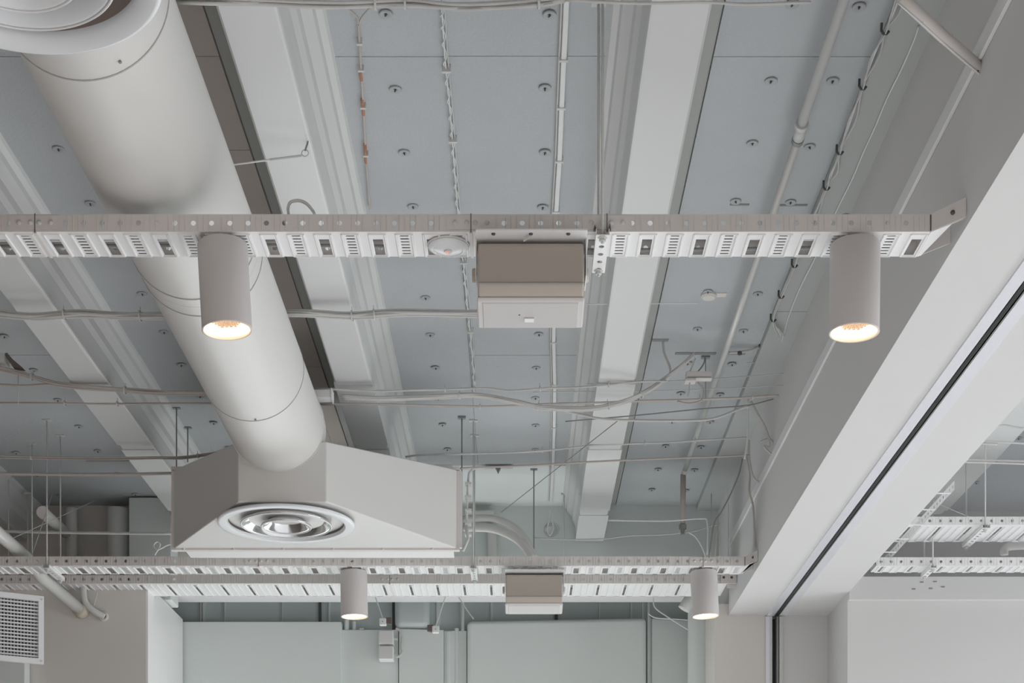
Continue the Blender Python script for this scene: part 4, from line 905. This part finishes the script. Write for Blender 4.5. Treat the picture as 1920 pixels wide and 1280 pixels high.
# vertical seams on the rear wall
for i, (px_, w_) in enumerate(((377, 2), (383, 6), (422, 2), (530, 2), (600, 5), (618, 3), (738, 5), (822, 7), (865, 4), (922, 4), (1043, 6), (1124, 2), (1184, 3), (1205, 3))):
    a = W(px_, 1128, 10.07)
    o = MB().box(a.x - w_ / 2 / F * 10.07, a.x + w_ / 2 / F * 10.07, 10.065, 10.0795, 0, EYE + 2.7)
    struct('trim_%d' % (i + 2), o, M['dark' if w_ > 4 and i % 2 == 0 else 'panel'])
a = W(775, 1120, 10.55)
tag(MB().lathe([(0.31, -0.2), (0.31, 0.2), (0.0001, 0.2)], W(760, 1110, 10.6), 48, frame=yf).build('round_duct', M['recess'], smooth='auto'), 'big grey round duct glimpsed behind the hanging spots', 'duct') if False else None
# ducts behind the slot
tag(MB().box(W(740, 0, 10).x, W(806, 0, 10).x, 9.98, 10.079, EYE + 2.145, EYE + 2.5).build('box_duct', M['recess'], bevel=0.045, seg=6), 'grey green duct with a rounded side, behind the two hanging spots', 'duct')
# switch boxes
for pyt, lb in ((1184, 'upper one of two stacked pale switch boxes on the wall'), (1213, 'lower one of two stacked pale switch boxes on the wall')):
    a = W(711, pyt, 9.95); b2 = W(739, pyt + 26, 9.95)
    rt = thing('switch_box', (a.x, 9.95, b2.z), lb, 'switch box', 'stacked switch boxes')
    MB().box(a.x, b2.x, 9.90, 9.99, b2.z, a.z).build('box_body', M['white'], rt, bevel=0.006)
    MB().box(a.x + .004, b2.x - .004, 9.894, 9.902, b2.z + .004, a.z - .004).build('box_lid', M['soffit'], rt, bevel=0.004)
    MB().tube([(b2.x, 9.96, (a.z + b2.z) / 2), (b2.x + .025, 9.96, (a.z + b2.z) / 2)], 0.009, 10).build('gland', M['rod'], rt)
cable('cable', 'curved cable linking the two stacked switch boxes', dpts([(742, 1178), (750, 1182), (754, 1196), (752, 1212), (754, 1222), (748, 1230), (742, 1230)], 9.94), 0.009, M['cable'])
# hanging spots
def small_spot(cx, cy, top, label, side):
    p = W(cx, cy, 9.6); root = thing('hanging_socket', p, label, 'small hanging fixture', 'hanging fixtures below the far tray')
    MB().tube([W(top, 1119, 9.67), p + Vector((0, 0, .02))], 0.004, 6).build('cord', M['cable_bright'], root)
    MB().box(p.x - .022, p.x + .022, 9.58, 9.62, p.z - .022, p.z + .022).build('fixture_body', M['white'], root, bevel=.006)
    q = p + Vector((side * .035, 0, .006))
    MB().prism([(q.x - .018, q.z - .015), (q.x + .018, q.z - .022), (q.x + .02, q.z + .022), (q.x - .016, q.z + .02)], 'y', 9.585, 9.62).build('plug', M['wood'], root)
    MB().lathe([(0.0001, -.001), (.003, 0)], (p.x, 9.579, p.z), 8, frame=yf).build('pin_hole', M['dark'], root)
    return root
small_spot(718, 1166, 704, 'small white fixture hanging on a cord, above the switch boxes', 1)
small_spot(817, 1180, 835, 'small white fixture hanging on a cord, right of the switch boxes', -1)
cable('cable', 'thin cable from the far tray slanting right above the narrow casing', dpts([(1225, 1119), (1228, 1138), (1250, 1155), (1290, 1180)], 9.68), 0.004, M['cable_bright'])
cable('cable', 'thin cable crossing level to the round column', dpts([(1215, 1150), (1230, 1158), (1262, 1160), (1290, 1162)], 9.7), 0.004, M['cable_bright'])
cable('cable', 'short thin cable slanting from the far tray left of the widest casing', dpts([(860, 1119), (875, 1142), (888, 1160)], 9.68), 0.004, M['cable'])
# junction plate on the taupe pier behind the tray end
je = thing('tray_end_plate', W(1380, 1090, 8.86), 'beige bracket plate at the right end of the lowest tray', 'bracket')
MB().box(W(1352, 0, 8.84).x, 1.252, 8.83, 8.845, W(0, 1094, 8.84).z, W(0, 1074, 8.84).z).build('plate', M['rail'], je)
for px_ in (1357, 1372): MB().lathe([(0.0001, -.004), (.008, 0)], W(px_, 1082, 8.83), 10, frame=yf).build('bolt', M['dark'], je)
# next room: pipe and marks on its downstand
cpipe = thing('curved_pipe', W(1895, 1030, 8.2), 'short white bent pipe at the right edge in the next room', 'pipe')
MB().tube(smooth([W(1980, 1022, 8.25), W(1900, 1023, 8.25), W(1884, 1030, 8.25), W(1883, 1040, 8.25)], 8), 0.022, 18).build('pipe_run', m_pipe, cpipe, smooth=True)
for i, (px_, py_) in enumerate(((1713, 1104), (1728, 1091), (1745, 1103), (1753, 1090), (1768, 1100))):
    p = W(px_, py_, 8.6)
    tag(MB().box(p.x - .010, p.x + .010, 8.597, 8.601, p.z - .003, p.z + .003).build('plaster_scar', M['rod_dark']), 'small scuffed chip on the white downstand of the next room, ' + ('leftmost', 'upper left', 'centre', 'upper right', 'rightmost')[i], 'plaster chip', 'plaster chips on the downstand')
